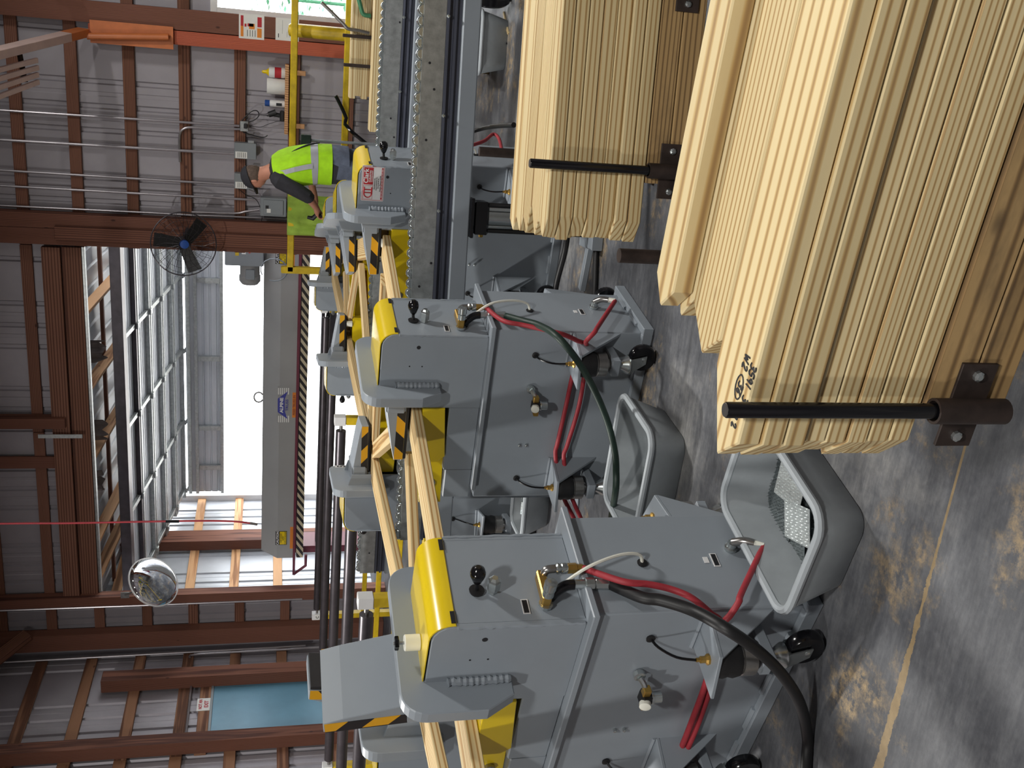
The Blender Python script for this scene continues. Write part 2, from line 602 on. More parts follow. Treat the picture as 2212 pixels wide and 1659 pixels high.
def siding(parent, p0, p1, z0, z1, out, mat, pitch=0.254, width=1.016):
    """ribbed steel sheets standing side by side from p0 to p1 (floor points); ribs bulge towards out"""
    p0, p1, out = Vector((*p0, 0)), Vector((*p1, 0)), Vector((*out, 0))
    L = (p1 - p0).length
    d = (p1 - p0) / L
    s = 0.0
    while s < L - 0.01:
        e = min(s + width, L)
        pr = [(s, 0)]
        k = math.ceil((s + 0.04) / pitch)
        while k * pitch < e - 0.03:
            c = k * pitch
            pr += [(c - 0.032, 0), (c - 0.018, 0.022), (c + 0.018, 0.022), (c + 0.032, 0)]
            if c + pitch < e:
                pr += [(c + pitch * 0.4, 0), (c + pitch * 0.43, 0.005), (c + pitch * 0.57, 0.005), (c + pitch * 0.6, 0)]
            k += 1
        pr.append((e, 0))
        n = len(pr)
        m = MB()
        pts = [p0 + d * a + out * b for a, b in pr]
        m.add([q + Vector((0, 0, z0)) for q in pts] + [q + Vector((0, 0, z1)) for q in pts], [(i, i + 1, n + i + 1, n + i) for i in range(n - 1)])
        m.build('siding_panel', mat, parent)
        s = e

def part_box(parent, name, lo, hi, mat, c=0.004):
    c0 = Vector([(a + b) / 2 for a, b in zip(lo, hi)])
    m = MB().bbox([a - b for a, b in zip(lo, c0)], [a - b for a, b in zip(hi, c0)], c)
    return m.build(name, mat, parent, Matrix.Translation(c0))

# --- far wall
wf = struct('wall_far')
xo0, xo1 = atY(300, 1288, WY).x, atY(300, 536, WY).x     # door opening
zo = atY(196, 900, WY).z
wx0, wx1 = atY(600, 40, WY).x, atY(600, 40, WY).x + 1.5  # window
wz0, wz1 = atY(757, 20, WY).z, atY(470, 20, WY).z
siding(wf, (WX, WY), (xo0, WY), 0, ROOF, (0, 1), M_siding)
siding(wf, (xo0, WY), (xo1, WY), zo, ROOF, (0, 1), M_siding)
siding(wf, (xo1, WY), (wx0, WY), 0, ROOF, (0, 1), M_siding)
siding(wf, (wx0, WY), (wx1, WY), 0, wz0, (0, 1), M_siding)
siding(wf, (wx0, WY), (wx1, WY), wz1, ROOF, (0, 1), M_siding)
siding(wf, (wx1, WY), (7, WY), 0, ROOF, (0, 1), M_siding)
yg = WY - GT
gz = [atY(px, 300, yg).z for px in (25, 148, 270, 388, 506, 622, 738)]
gz = [gz[0] + 1.14, gz[0] + 0.57] + gz + [0.32]
for z in gz:
    h = 0.12
    if z - h > zo + 0.1:
        segs = ((WX + 0.2, -5.0), (-5.0, xo1), (xo1, wx0), (wx0, 7))
    else:
        segs = ((WX + 0.2, xo0), (xo1, wx0), (wx0, 7)) if not (wz0 < z - h / 2 < wz1) else ((WX + 0.2, xo0), (xo1, wx0), (wx1, 7))
    for a, b in segs:
        part_box(wf, 'girt', (a + 0.004, yg, z - h), (b - 0.004, WY - 0.001, z), M_barnx)
yp = yg - 0.15
def fpost(name, ya, yb, mat=M_barnz, z0=0.0, z1=ROOF, y0=None, y1=None, ref=300):
    a, b = atY(ref, ya, y0 or yp).x, atY(ref, yb, y0 or yp).x
    return part_box(wf, name, (min(a, b), y0 or yp, z0), (max(a, b), (y1 or yg) - 0.001, z1), mat, 0.006)
fpost('post', 1399, 1366)                               # corner
fpost('post', 1309, 1288, z1=ROOF)                      # left of the opening
fpost('post', 536, 502)                                 # right of the opening
fpost('post', 501, 470)
fpost('trim_board', 525, 497, M_barnz, z1=atY(117, 510, yp - 0.05).z, y0=yp - 0.04, y1=yp)
fpost('post', 66, 20, ref=400)                          # beside the window
fpost('post', 98, 68, M_orange, z1=atY(190, 60, yp).z, ref=400)
fpost('post', 927, 905, z0=zo + 0.25, ref=100)          # over the opening
part_box(wf, 'header', (xo0 - 0.05, yg - 0.05, zo), (xo1, yg, zo + 0.2), M_barnx)
part_box(wf, 'header', (xo0 - 0.05, yg - 0.09, zo + 0.21), (xo1, yg - 0.01, zo + 0.4), M_barnx)
part_box(wf, 'opening_trim', (xo0 + 0.001, yg - 0.02, 0), (xo0 + 0.03, WY + 0.03, zo), M_galv)
part_box(wf, 'opening_trim', (xo0, yg - 0.02, zo - 0.03), (xo1, WY + 0.03, zo - 0.001), M_galv)
# horizontal angle iron and loose plank pinned between the girts over the opening
part_box(wf, 'perforated_strip', (atY(130, 946, yp).x, yp - 0.01, atY(178, 940, yp).z), (atY(130, 938, yp).x, yp, atY(82, 940, yp).z), M_galv, 0.002)
part_box(wf, 'loose_plank', (atY(30, 1010, yg).x, yg - 0.03, atY(160, 1000, yg).z), (atY(30, 985, yg).x, yg - 0.002, ROOF - 0.3), M_barnz)
m = MB()
bp0, bp1 = atY(60, 1372, yp), atY(0, 1440, yp) + Vector((0.1, -0.9, 0.5))
b_ = m.bbox((0, -0.05, -0.07), ((bp1 - bp0).length, 0.05, 0.07), 0.005).build('brace', M_barnx, wf, frame(bp0, bp1 - bp0))

# --- window at the right end of the far wall
wn = struct('window_1')
for lo, hi in (((wx0 - 0.0, yg - 0.02, wz0 - 0.07), (wx1, WY + 0.03, wz0)), ((wx0, yg - 0.02, wz1), (wx1, WY + 0.03, wz1 + 0.07)),
               ((wx0, yg - 0.02, wz0), (wx0 + 0.06, WY + 0.03, wz1)), ((wx1 - 0.06, yg - 0.02, wz0), (wx1, WY + 0.03, wz1))):
    part_box(wn, 'window_frame', lo, hi, M_white)
part_box(wn, 'pane', (wx0 + 0.06, WY - 0.006, wz0), (wx1 - 0.06, WY, wz1), M_glass, 0.001)

# --- left wall
wl_ = struct('wall_left')
dY0, dY1 = atX(466, 1461, WX).y, atX(457, 1579, WX).y - 0.16
dY0, dY1 = min(dY0, dY1), max(dY0, dY1)
dz = atX(462, 1500, WX).z
siding(wl_, (WX, -6), (WX, dY0), 0, ROOF, (-1, 0), M_siding)
siding(wl_, (WX, dY0), (WX, dY1), dz, ROOF, (-1, 0), M_siding)
siding(wl_, (WX, dY1), (WX, WY), 0, ROOF, (-1, 0), M_siding)
xg = WX + GT
lz = [atX(px, py, xg).z for px, py in ((74, 1440), (182.5, 1440), (278.7, 1484), (388.4, 1471))]
lz = [lz[0] + 1.16, lz[0] + 0.58] + lz + [lz[-1] - 0.58, lz[-1] - 1.16, lz[-1] - 1.74]
for z in lz:
    segs = ((-6, dY0 - 0.3), (dY0 - 0.3, WY - 0.2)) if z - 0.13 > dz else ((-6, dY0 - 0.12), (dY1 + 0.12, WY - 0.2))
    for a, b in segs:
        part_box(wl_, 'girt', (WX + 0.001, a + 0.004, z - 0.13), (xg, b - 0.004, z), M_barny)
part_box(wl_, 'header', (WX + 0.001, dY0 - 0.25, dz + 0.03), (xg, dY1 + 0.1, dz + 0.16), M_barny)
xp = xg + 0.16
def lpost(name, px, ya, yb, z0=0.0, z1=ROOF):
    a, b = atX(px, ya, xp).y, atX(px, yb, xp).y
    return part_box(wl_, name, (xg + 0.001, min(a, b), z0), (xp, max(a, b), z1), M_barnz, 0.006)
lpost('post', 400, 1604, 1582)
lpost('post', 400, 1463, 1441, z1=atX(222, 1452, xp).z)
for yy in (6.0, 2.6, -0.8, -4.2):
    part_box(wl_, 'post', (xg + 0.001, yy, 0), (xp, yy + 0.16, ROOF), M_barnz, 0.006)

# --- blue steel door in the left wall
dr = struct('door_1')
part_box(dr, 'door_leaf', (WX + 0.005, dY0, 0.01), (WX + 0.05, dY1, dz), M_door, 0.003)
for lo, hi in (((WX - 0.01, dY0 - 0.04, 0), (WX + 0.06, dY0, dz + 0.03)), ((WX - 0.01, dY1, 0), (WX + 0.06, dY1 + 0.04, dz + 0.03)), ((WX - 0.01, dY0, dz), (WX + 0.06, dY1, dz + 0.03))):
    part_box(dr, 'door_frame', lo, hi, M_panel, 0.002)
kp = atX(635, 1453, WX + 0.05)
kp.y = min(kp.y, dY1 - 0.07)
MB().lathe([(0.035, 0), (0.035, 0.012), (0.014, 0.016), (0.014, 0.04), (0.028, 0.05), (0.03, 0.07), (0.018, 0.085)], kp, (1, 0, 0)).build('door_handle', M_zinc, dr, None, True)
part_box(dr, 'kick_strip', (WX + 0.05, dY0 + 0.02, kp.z - 0.42), (WX + 0.056, dY1 - 0.02, kp.z - 0.37), M_panel, 0.001)

# --- remaining shell, behind and beside the camera
wr = struct('wall_right')
siding(wr, (7, -6), (7, WY), 0, ROOF, (1, 0), M_siding)
wb = struct('wall_back')
siding(wb, (WX, -6), (7, -6), 0, ROOF, (0, -1), M_siding)
for wl2, pts in ((wr, [(6.84, y, 7.0, y + 0.16) for y in (-4, -0.6, 2.8, 6.2, 9.6)]), (wb, [(x, -6.0, x + 0.16, -5.84) for x in (-6, -2.6, 0.8, 4.2)])):
    for x0, y0, x1, y1 in pts:
        part_box(wl2, 'post', (x0, y0, 0), (x1, y1, ROOF), M_barnz, 0.006)
ce = struct('ceiling')
for i in range(15):
    part_box(ce, 'roof_sheet', (WX + i * 1.004, -6, ROOF), (WX + (i + 1) * 1.004 - 0.004, WY + 0.1, ROOF + 0.03), M_siding, 0.002)
for i in range(12):
    part_box(ce, 'purlin', (WX, -5.4 + i * 1.5, ROOF - 0.09), (7, -5.36 + i * 1.5, ROOF - 0.001), M_barnx)

# ------------------------------------------------------------------ lean-to beyond the opening, with an overhead door
LY = 16.2
lt = struct('wall_lean_to')
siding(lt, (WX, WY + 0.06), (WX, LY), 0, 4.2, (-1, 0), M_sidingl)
for px in (330, 420, 505, 590):
    z = atX(px, 1130, WX + GT).z
    part_box(lt, 'girt', (WX + 0.001, WY + 0.08, z - 0.13), (WX + GT, LY, z), M_rafter)
z = atX(250, 1240, WX + GT).z
part_box(lt, 'girt', (WX + 0.001, WY + 0.08, z - 0.13), (WX + GT, LY, z), M_rafter)
pa, pb = atX(400, 1170, WX + 0.2).y, atX(400, 1146, WX + 0.2).y
part_box(lt, 'post', (WX + GT + 0.001, min(pa, pb), 0), (WX + 0.2, max(pa, pb), 4.0), M_barnz, 0.006)
lf = struct('wall_lean_to_far')
part_box(lf, 'door_jamb', (WX, LY - 0.08, 0), (atY(450, 1066, LY).x, LY + 0.05, 3.0), M_white)
part_box(lf, 'corner_post', (WX - 0.1, LY - 0.05, 0), (WX + 0.02, LY + 0.1, 3.6), M_barnz)
rf = struct('roof_lean_to')
za, zb = atY(176, 900, WY + 0.1).z, atY(330, 900, LY).z
sl = (zb - za) / (LY - WY - 0.1)
def rz_(y): return za + sl * (y - WY - 0.1)
for i in range(7):
    x0 = WX - 0.2 + i * 1.0
    m = MB()
    pr = []
    for k in range(5):
        c = x0 + k * 0.25
        pr += [(c, 0), (c + 0.1, 0), (c + 0.125, 0.03), (c + 0.15, 0)]
    pr = pr[:-3]
    n = len(pr)
    y0, y1 = WY + 0.04, LY + 0.5
    m.add([(x, y0, rz_(y0) + 0.16 + h) for x, h in pr] + [(x, y1, rz_(y1) + 0.16 + h) for x, h in pr], [(j, j + 1, n + j + 1, n + j) for j in range(n - 1)])
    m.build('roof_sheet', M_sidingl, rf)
for px, py in ((194, 682), (199, 847), (206, 998), (213, 1179), (213, 1258)):
    x = atY(px, py, WY + 0.25).x
    A, B = Vector((x, WY + 0.06, rz_(WY + 0.06))), Vector((x, LY + 0.3, rz_(LY + 0.3)))
    m = MB().bbox((-0.02, 0, -0.07), (0.02, (B - A).length, 0.07), 0.003)
    m.build('rafter', M_rafter, rf, Matrix.Translation(A) @ Matrix.Rotation(math.atan2(B.z - A.z, B.y - A.y), 4, 'X'))
for y in (WY + 0.75, WY + 1.7, WY + 2.8, WY + 3.8):
    part_box(rf, 'purlin', (WX, y, rz_(y) + 0.075), (xo1 + 1, y + 0.09, rz_(y) + 0.12), M_barnx)
for i, (px, py, hgt) in enumerate(((205, 760, 0.22), (212, 930, 0.2), (225, 1040, 0.12))):
    p = atY(px, py, WY + 0.75)
    p.z = rz_(WY + 0.75) + 0.05
    m = MB()
    nn = 7
    vs2 = []
    for r_ in range(2):
        for k in range(nn):
            vs2.append((p.x + (k / (nn - 1) - 0.5) * 0.3, p.y + 0.05 * math.sin(k * 1.7 + i) + 0.02 * r_, p.z - (0 if r_ == 0 else hgt * (0.35 + 0.65 * abs(math.sin(k * 1.3 + i * 2.1))))))
    m.add(vs2, [(k, k + 1, nn + k + 1, nn + k) for k in range(nn - 1)])
    m.add([Vector(q) + Vector((0, 0.025, 0)) for q in vs2], [(k, k + 1, nn + k + 1, nn + k) for k in range(nn - 1)])
    m.build('torn_insulation', M_foam, rf)

# overhead sectional door, raised: sloping sections under the roof and one section hanging in the doorway
dd = struct('door_2')
dx0, dx1 = atY(440, 1062, LY - 0.1).x, xo1 + 1.2
ya_, yb_ = WY + 0.75, LY - 0.25
zA, zB = atY(262, 900, ya_).z, atY(392, 900, yb_).z
A, B = Vector((0, ya_, zA)), Vector((0, yb_, zB))
Ls = (B - A).length
Ms = Matrix.Translation((dx0, ya_, zA)) @ Matrix.Rotation(math.atan2(zB - zA, yb_ - ya_), 4, 'X')
W = dx1 - dx0
ns = 5
for i in range(ns):
    s0, s1 = i * Ls / ns, (i + 1) * Ls / ns - 0.012
    m = MB()
    pr = []
    k = 0
    while s0 + k * 0.09 < s1 - 0.06:
        c = s0 + k * 0.09
        pr += [(c, 0.0), (c + 0.06, 0.0), (c + 0.067, 0.012), (c + 0.083, 0.012)]
        k += 1
    pr.append((s1, 0.0))
    n = len(pr)
    m.add([(0, s, h) for s, h in pr] + [(W, s, h) for s, h in pr], [(j, j + 1, n + j + 1, n + j) for j in range(n - 1)])
    sec = m.build('door_section', M_sidingl, dd, Ms)
    for s in (s0 + 0.02, s1 - 0.06):
        MB().bbox((0, s, -0.06), (W, s + 0.05, -0.002), 0.003).build('rail', M_galv if i else M_pipe, sec)
    for k in range(6):
        x = 0.1 + k * (W - 0.25) / 5
        MB().bbox((x, s0 + 0.07, -0.05), (x + 0.06, s1 - 0.065, -0.002), 0.003).build('stile', M_galv, sec)
        MB().bbox((x - 0.01, s1 - 0.05, -0.085), (x + 0.07, s1 + 0.03, -0.061), 0.004).build('hinge', M_galv, sec)
MB().bbox((-0.1, -0.14, -0.10), (W + 0.1, 0.0, 0.03), 0.005).build('bottom_beam', M_pipe, dd, Ms)
zt_, zb2 = atY(402, 800, LY - 0.1).z, atY(483, 800, LY - 0.1).z
m = MB()
pr = []
k = 0
while zb2 + k * 0.11 < zt_ - 0.05:
    c = zb2 + k * 0.11
    pr += [(c, 0.0), (c + 0.075, 0.0), (c + 0.084, 0.013), (c + 0.1, 0.013)]
    k += 1
pr.append((zt_, 0))
n = len(pr)
m.add([(dx0, LY - 0.1 + h, z) for z, h in pr] + [(dx1, LY - 0.1 + h, z) for z, h in pr], [(j, j + 1, n + j + 1, n + j) for j in range(n - 1)])
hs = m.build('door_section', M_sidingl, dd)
for z in (zb2, zt_ - 0.18, zt_ - 0.07):
    MB().bbox((dx0, LY - 0.17, z), (dx1, LY - 0.101, z + 0.05), 0.003).build('rail', M_galv, hs)
for py in (1010, 925, 775, 606):
    x = atY(440, py, LY - 0.15).x
    MB().bbox((x - 0.04, LY - 0.16, zb2 + 0.05), (x + 0.04, LY - 0.101, zt_ - 0.19), 0.003).build('stile', M_galv, hs)
# ------------------------------------------------------------------ C-frame truss presses
# local frame: x across the machine, y from the control face into the throat, z up
WA, WL, B0, BL = 0.325, 0.36, 0.02, -0.015
def TX(p, xd, zd):
    """matrix for lettering at p, reading along xd with letter tops towards zd"""
    return frame(p, xd, Vector(xd).cross(Vector(zd)))

def foot(root, sgn, b):
    """levelling foot: shelf plate, gusset, rubber bellows, collar, block, cone and swivel caster"""
    x0 = -0.005 if sgn < 0 else WL
    X = lambda d: x0 + sgn * d
    pl = [(X(0), b - 0.085), (X(0.13), b - 0.05), (X(0.165), b + 0.085), (X(0), b + 0.07)]
    if sgn < 0: pl = pl[::-1]
    br = MB().prism(pl, 0.322, 0.334, 0.002).build('foot_bracket', M_grey, root)
    g = [(b - 0.085, 0.322), (b - 0.085, 0.13), (b - 0.085, 0.322)]
    m = MB()
    a, c_, e = Vector((X(0), b - 0.085, 0.322)), Vector((X(0), b - 0.085, 0.13)), Vector((X(0.13), b - 0.05, 0.322))
    th = Vector((0, 0.01, 0))
    m.add([a, c_, e, a + th, c_ + th, e + th], [(0, 1, 2), (3, 5, 4), (0, 3, 4, 1), (1, 4, 5, 2), (2, 5, 3, 0)])
    m.build('gusset', M_grey, br)
    MB().tube([(X(0.0), b - 0.085, 0.34), (X(0.0), b + 0.07, 0.34)], 0.007, 6).build('weld_seam', M_grey, br)
    cx, cy = X(0.09), b + 0.01
    MB().lathe([(0.05, 0.322), (0.054, 0.30), (0.05, 0.285), (0.054, 0.27), (0.05, 0.252)], (cx, cy, 0), n=20).build('bellows', M_black, br, None, True)
    MB().lathe([(0.046, 0.252), (0.046, 0.248), (0.05, 0.246), (0.05, 0.208), (0.03, 0.206), (0.024, 0.19), (0.026, 0.172)], (cx, cy, 0), n=20).build('collar', M_steel, br, None, True)
    MB().prism([(min(X(0), X(0.125)), cy - 0.035), (max(X(0), X(0.125)), cy - 0.035), (max(X(0), X(0.125)), cy + 0.035), (min(X(0), X(0.125)), cy + 0.035)], 0.15, 0.19, 0.006).build('swivel_block', M_grey, br)
    MB().lathe([(0.018, 0.15), (0.02, 0.142), (0.036, 0.118), (0.038, 0.112), (0.036, 0.108)], (cx, cy, 0), n=18).build('cone', M_zinc, br, None, True)
    wy = cy - 0.035
    ca = MB()
    for s in (-1, 1):
        ca.prism([(wy - 0.018, 0.045), (wy + 0.018, 0.045), (cy + 0.03, 0.108), (cy - 0.035, 0.108)], cx + s * 0.024 - 0.002, cx + s * 0.024 + 0.002, 0, YZ)
    ca.box((cx - 0.026, cy - 0.035, 0.104), (cx + 0.026, cy + 0.03, 0.11))
    ca.build('caster_fork', M_zinc, br)
    MB().lathe([(0.03, -0.018), (0.052, -0.018), (0.056, -0.01), (0.056, 0.01), (0.052, 0.018), (0.03, 0.018)], (cx, wy, 0.0565), (1, 0, 0), 24).build('caster_wheel', M_blackg, br, None, True)
    MB().lathe([(0.004, -0.03), (0.009, -0.028), (0.009, 0.028), (0.004, 0.03)], (cx, wy, 0.0565), (1, 0, 0), 10).build('axle', M_zinc, br)
    MB().lathe([(0.016, 0.334), (0.016, 0.34), (0.01, 0.345), (0.01, 0.36), (0.006, 0.362), (0.006, 0.372)], (cx, cy, 0), n=8).build('air_fitting', M_brass, br)
    gx = X(0)
    MB().lathe([(0.012, 0), (0.014, 0.006), (0.008, 0.008)], (gx, b + 0.02, 0.476), (sgn, 0, 0), 12).build('grommet', M_black, br)
    MB().tube([(gx, b + 0.02, 0.476), (X(0.03), b + 0.025, 0.46), (X(0.07), b + 0.02, 0.42), (cx, cy, 0.372)], 0.004, 6, sub=4).build('air_line', M_blackg, br, None, True)

def make_press():
    root = thing('truss_press', 'grey pedestal truss press', 'machine', group='grey pedestal truss presses')
    # pedestal
    cab = MB().prism(rrect(-0.005, BL, WL, 0.80, 0.006, 2), 0.03, 0.654).build('cabinet', M_grey, root)
    m = MB()
    for lo, hi in (((-0.03, BL - 0.03, 0.0), (WL + 0.03, BL, 0.045)), ((-0.03, 0.80, 0.0), (WL + 0.03, 0.83, 0.045)), ((-0.03, BL, 0.0), (-0.005, 0.80, 0.045)), ((WL, BL, 0.0), (WL + 0.03, 0.80, 0.045))):
        m.bbox(lo, hi, 0.003)
    m.build('base_frame', M_grey, root)
    for k in range(4):
        MB().tube([(-0.012, 0.1 + k * 0.18, 0.047), (-0.012, 0.2 + k * 0.18, 0.047)], 0.009, 6).build('weld_seam', M_grey, root)
        if k < 2: MB().tube([(0.05 + k * 0.16, BL - 0.008, 0.047), (0.14 + k * 0.16, BL - 0.008, 0.047)], 0.009, 6).build('weld_seam', M_grey, root)
    MB().prism([(-0.03, BL - 0.02), (WL + 0.025, BL - 0.02), (WL + 0.025, 0.745), (0.1, 0.745), (-0.03, 0.745)], 0.654, 0.674, 0.003).build('ledge_plate', M_grey, root)
    # rear column of the C and the recessed throat
    MB().bbox((0.0, 0.66, 0.674), (WA, 0.80, 0.79), 0.004).build('rear_column', M_grey, root)
    MB().bbox((0.002, 0.353, 0.674), (WA - 0.002, 0.66, 0.80), 0.004).build('throat_block', M_grey, root)
    # head: two side cheeks, control plate
    prof = [(B0, 0.674), (0.352, 0.674), (0.352, 1.06), (0.252, 1.094)]
    prof += [(B0 + 0.055 - 0.055 * math.sin(R(a)), 1.04 + 0.054 * math.cos(R(a))) for a in (0, 22, 45, 68, 90)]
    for x in (0.0, WA - 0.014):
        MB().prism(prof, x, x + 0.014, 0.0015, YZ).build('side_cheek', M_grey, root)
    MB().bbox((0.0145, B0 + 0.001, 0.675), (WA - 0.0145, B0 + 0.02, 1.035), 0.001).build('control_plate', M_grey, root)
    for x in (0.0, WA):
        pts = [(x + rnd.uniform(-1, 1) * 0.0015, B0 + 0.002, 0.68 + k * 0.0125) for k in range(29)]
        MB().tube(pts, [0.004 + 0.0025 * rnd.random() for _ in pts], 5).build('weld_seam', M_grey, root, None, True)
    # yellow hood
    out = [(B0 - 0.003, 1.035), (B0 - 0.003, 1.045)] + [(B0 + 0.055 - 0.058 * math.sin(R(a)), 1.042 + 0.06 * math.cos(R(a))) for a in (75, 60, 45, 30, 15, 0)] + [(0.25, 1.102)]
    inn = [(y + 0.003, z - 0.003) for y, z in out]
    MB().prism(out + inn[::-1], 0.004, WA - 0.004, 0, YZ).build('hood', M_yel, root, None, True)
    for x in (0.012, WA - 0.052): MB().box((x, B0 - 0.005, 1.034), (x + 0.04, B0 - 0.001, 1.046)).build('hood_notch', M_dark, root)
    MB().bbox((0.03, 0.26, 1.0), (WA - 0.03, 0.345, 1.058), 0.004).build('head_block', M_grey, root)
    # thick cross plate with rounded top and chamfered foot
    pl = [(-0.10, 0.93), (-0.052, 0.85), (WA + 0.052, 0.85), (WA + 0.10, 0.93)]
    pl += [(WA + 0.03 + 0.07 * math.cos(R(a)), 1.095 + 0.07 * math.sin(R(a))) for a in range(0, 91, 15)]
    pl += [(-0.03 - 0.07 * math.sin(R(a)), 1.095 + 0.07 * math.cos(R(a))) for a in range(0, 91, 15)]
    MB().prism(pl, 0.25, 0.292, 0.003, XZ).build('cross_plate', M_grey, root)
    for x in (-0.006, WA + 0.006):
        pts = [(x + rnd.uniform(-1, 1) * 0.002, 0.244, 0.855 + k * 0.0085) for k in range(22)]
        MB().tube(pts, [0.011 + (0.004 if k % 2 else 0) for k in range(22)], 8).build('weld_bead', M_grey, root, None, True)
    # lower jaw
    m = MB().prism([(0.352, 0.82), (0.585, 0.80), (0.61, 0.83), (0.61, 0.9), (0.60, 0.911), (0.352, 0.911)], -0.01, 0.27, 0.002, YZ)
    lj = m.build('lower_jaw', M_yel, root)
    MB().prism([(0.60, 0.80), (0.85, 0.79), (0.85, 0.885), (0.60, 0.90)], 0.03, 0.042, 0.001, YZ).build('support_bar', M_yel, lj)
    MB().prism([(0.60, 0.885), (0.85, 0.87), (0.85, 0.885), (0.60, 0.90)], 0.03, 0.11, 0.001, YZ).build('support_bar', M_yel, lj)
    MB().lathe([(0.018, 0), (0.018, 0.012), (0.012, 0.016)], (0.03, 0.74, 0.84), (-1, 0, 0), 8).build('bolt', M_steel, lj)
    # upper jaw, hinged at the end of the head
    jw = bpy.data.objects.new('upper_jaw', MB().prism([(0.0, -0.086), (0.268, -0.086), (0.268, -0.048), (0.21, -0.034), (0.0, 0.0), (-0.02, 0.0), (-0.02, -0.086)], 0.0, 0.26, 0.002, YZ).mesh('upper_jaw', M_grey))
    link(jw, root)
    jw.location = (0.03, 0.36, 1.056)
    for x in (-0.0015, 0.26):
        MB().box((x, 0.004, -0.084), (x + 0.0015, 0.264, -0.048)).build('hazard_stripe', M_haz, jw)
    MB().bbox((0.004, 0.005, -0.098), (0.256, 0.264, -0.086), 0.002).build('press_pad', M_dark, jw)
    MB().bbox((-0.012, -0.03, -0.08), (-0.001, 0.03, 0.0), 0.008).build('hinge_ear', M_grey, jw)
    MB().bbox((0.261, -0.03, -0.08), (0.272, 0.03, 0.0), 0.008).build('hinge_ear', M_grey, jw)
    MB().bbox((0.05, 0.342, 0.92), (WA - 0.05, 0.354, 0.985), 0.002).build('hinge_plate', M_grey, root)
    # control face: lever, sight fitting, labels, ports
    lv = MB().lathe([(0.02, 0), (0.022, 0.006), (0.012, 0.008)], (0.12, B0, 0.962), (0, -1, 0), 14).build('lever', M_black, root, None, True)
    MB().tube([(0.12, B0, 0.962), (0.125, B0 - 0.045, 0.966)], 0.006, 8).build('stem', M_black, lv)
    MB().lathe([(0.007, 0.03), (0.012, 0.036), (0.021, 0.058), (0.022, 0.068), (0.018, 0.082), (0.008, 0.09)], (0.12, B0, 0.962), (0.1, -1, 0.06), 16).build('knob', M_blackg, lv, None, True)
    MB().lathe([(0.014, 0), (0.014, 0.012), (0.019, 0.014), (0.019, 0.045), (0.014, 0.048), (0.009, 0.056)], (0.118, B0, 0.918), (0, -1, 0), 6).build('hex_fitting', M_zinc, root)
    lb = MB().box((0.035, B0 - 0.002, 0.826), (0.085, B0 - 0.0002, 0.846)).build('label_plate', M_white, root)
    MB().box((0.038, B0 - 0.0026, 0.829), (0.082, B0 - 0.002, 0.843)).build('label_print', M_ink, lb)
    lb = MB().box((0.15, BL - 0.002, 0.24), (0.20, BL - 0.0002, 0.26)).build('label_plate', M_white, root)
    MB().box((0.153, BL - 0.0026, 0.243), (0.197, BL - 0.002, 0.257)).build('label_print', M_ink, lb)
    MB().box((0.165, BL - 0.002, 0.27), (0.187, BL - 0.0002, 0.285)).build('label_plate', M_white, root)
    # brass manifold with elbows on the control face
    mf = MB().lathe([(0.016, 0), (0.02, 0.004), (0.02, 0.012)], (0.06, B0, 0.78), (0, -1, 0), 12).build('manifold', M_zinc, root)
    MB().bbox((0.05, B0 - 0.045, 0.768), (0.15, B0 - 0.012, 0.795), 0.004).build('brass_block', M_brass, mf)
    MB().lathe([(0.016, 0), (0.016, 0.02), (0.011, 0.022), (0.018, 0.026), (0.018, 0.05), (0.012, 0.053)], (0.06, B0 - 0.045, 0.78), (0, -1, 0), 12).build('coupling', M_zinc, mf, None, True)
    MB().tube([(0.14, B0 - 0.03, 0.775), (0.14, B0 - 0.055, 0.77), (0.14, B0 - 0.06, 0.745)], 0.012, 10, sub=4).build('elbow', M_steel, mf, None, True)
    MB().lathe([(0.012, 0), (0.016, 0.004), (0.016, 0.01), (0.012, 0.014), (0.016, 0.018), (0.016, 0.03), (0.014, 0.034)], (0.14, B0 - 0.06, 0.745), (0, 0, -1), 12).build('coupling', M_zinc, mf, None, True)
    MB().lathe([(0.015, 0.034), (0.015, 0.06), (0.011, 0.062), (0.011, 0.078)], (0.14, B0 - 0.06, 0.745), (0, 0, -1), 6).build('brass_nipple', M_brass, mf)
    MB().tube([(0.085, B0 - 0.004, 0.762), (0.085, B0 - 0.025, 0.752), (0.09, B0 - 0.045, 0.725), (0.09, B0 - 0.05, 0.70)], 0.015, 10, sub=4).build('hydraulic_elbow', M_blackg, mf, None, True)
    MB().lathe([(0.013, 0), (0.013, 0.03), (0.018, 0.032), (0.018, 0.055), (0.014, 0.057), (0.017, 0.06), (0.019, 0.1), (0.017, 0.102)], (0.09, B0 - 0.05, 0.70), (0, 0, -1), 8).build('hose_end', M_zinc, mf, None, True)
    MB().lathe([(0.014, 0), (0.016, 0.005), (0.009, 0.007)], (0.17, BL, 0.476), (0, -1, 0), 12).build('grommet', M_black, root)
    MB().tube([(0.17, BL, 0.476), (0.178, BL - 0.03, 0.49), (0.16, BL - 0.05, 0.56), (0.12, BL - 0.05, 0.66), (0.10, B0 - 0.03, 0.74)], 0.005, 6, sub=5).build('air_line', M_nylon, root, None, True)
    pt = MB().lathe([(0.018, 0), (0.02, 0.006), (0.02, 0.012), (0.015, 0.014), (0.015, 0.03)], (0.215, BL, 0.187), (0, -1, 0), 12).build('air_port', M_zinc, root, None, True)
    MB().tube([(0.215, BL - 0.03, 0.187), (0.2, BL - 0.05, 0.165), (0.185, BL - 0.055, 0.14)], 0.013, 10, sub=3).build('coupling', M_steel, pt, None, True)
    MB().tube([(0.185, BL - 0.055, 0.14), (0.172, BL - 0.057, 0.115)], 0.011, 8).build('sleeve', M_nylon, pt)
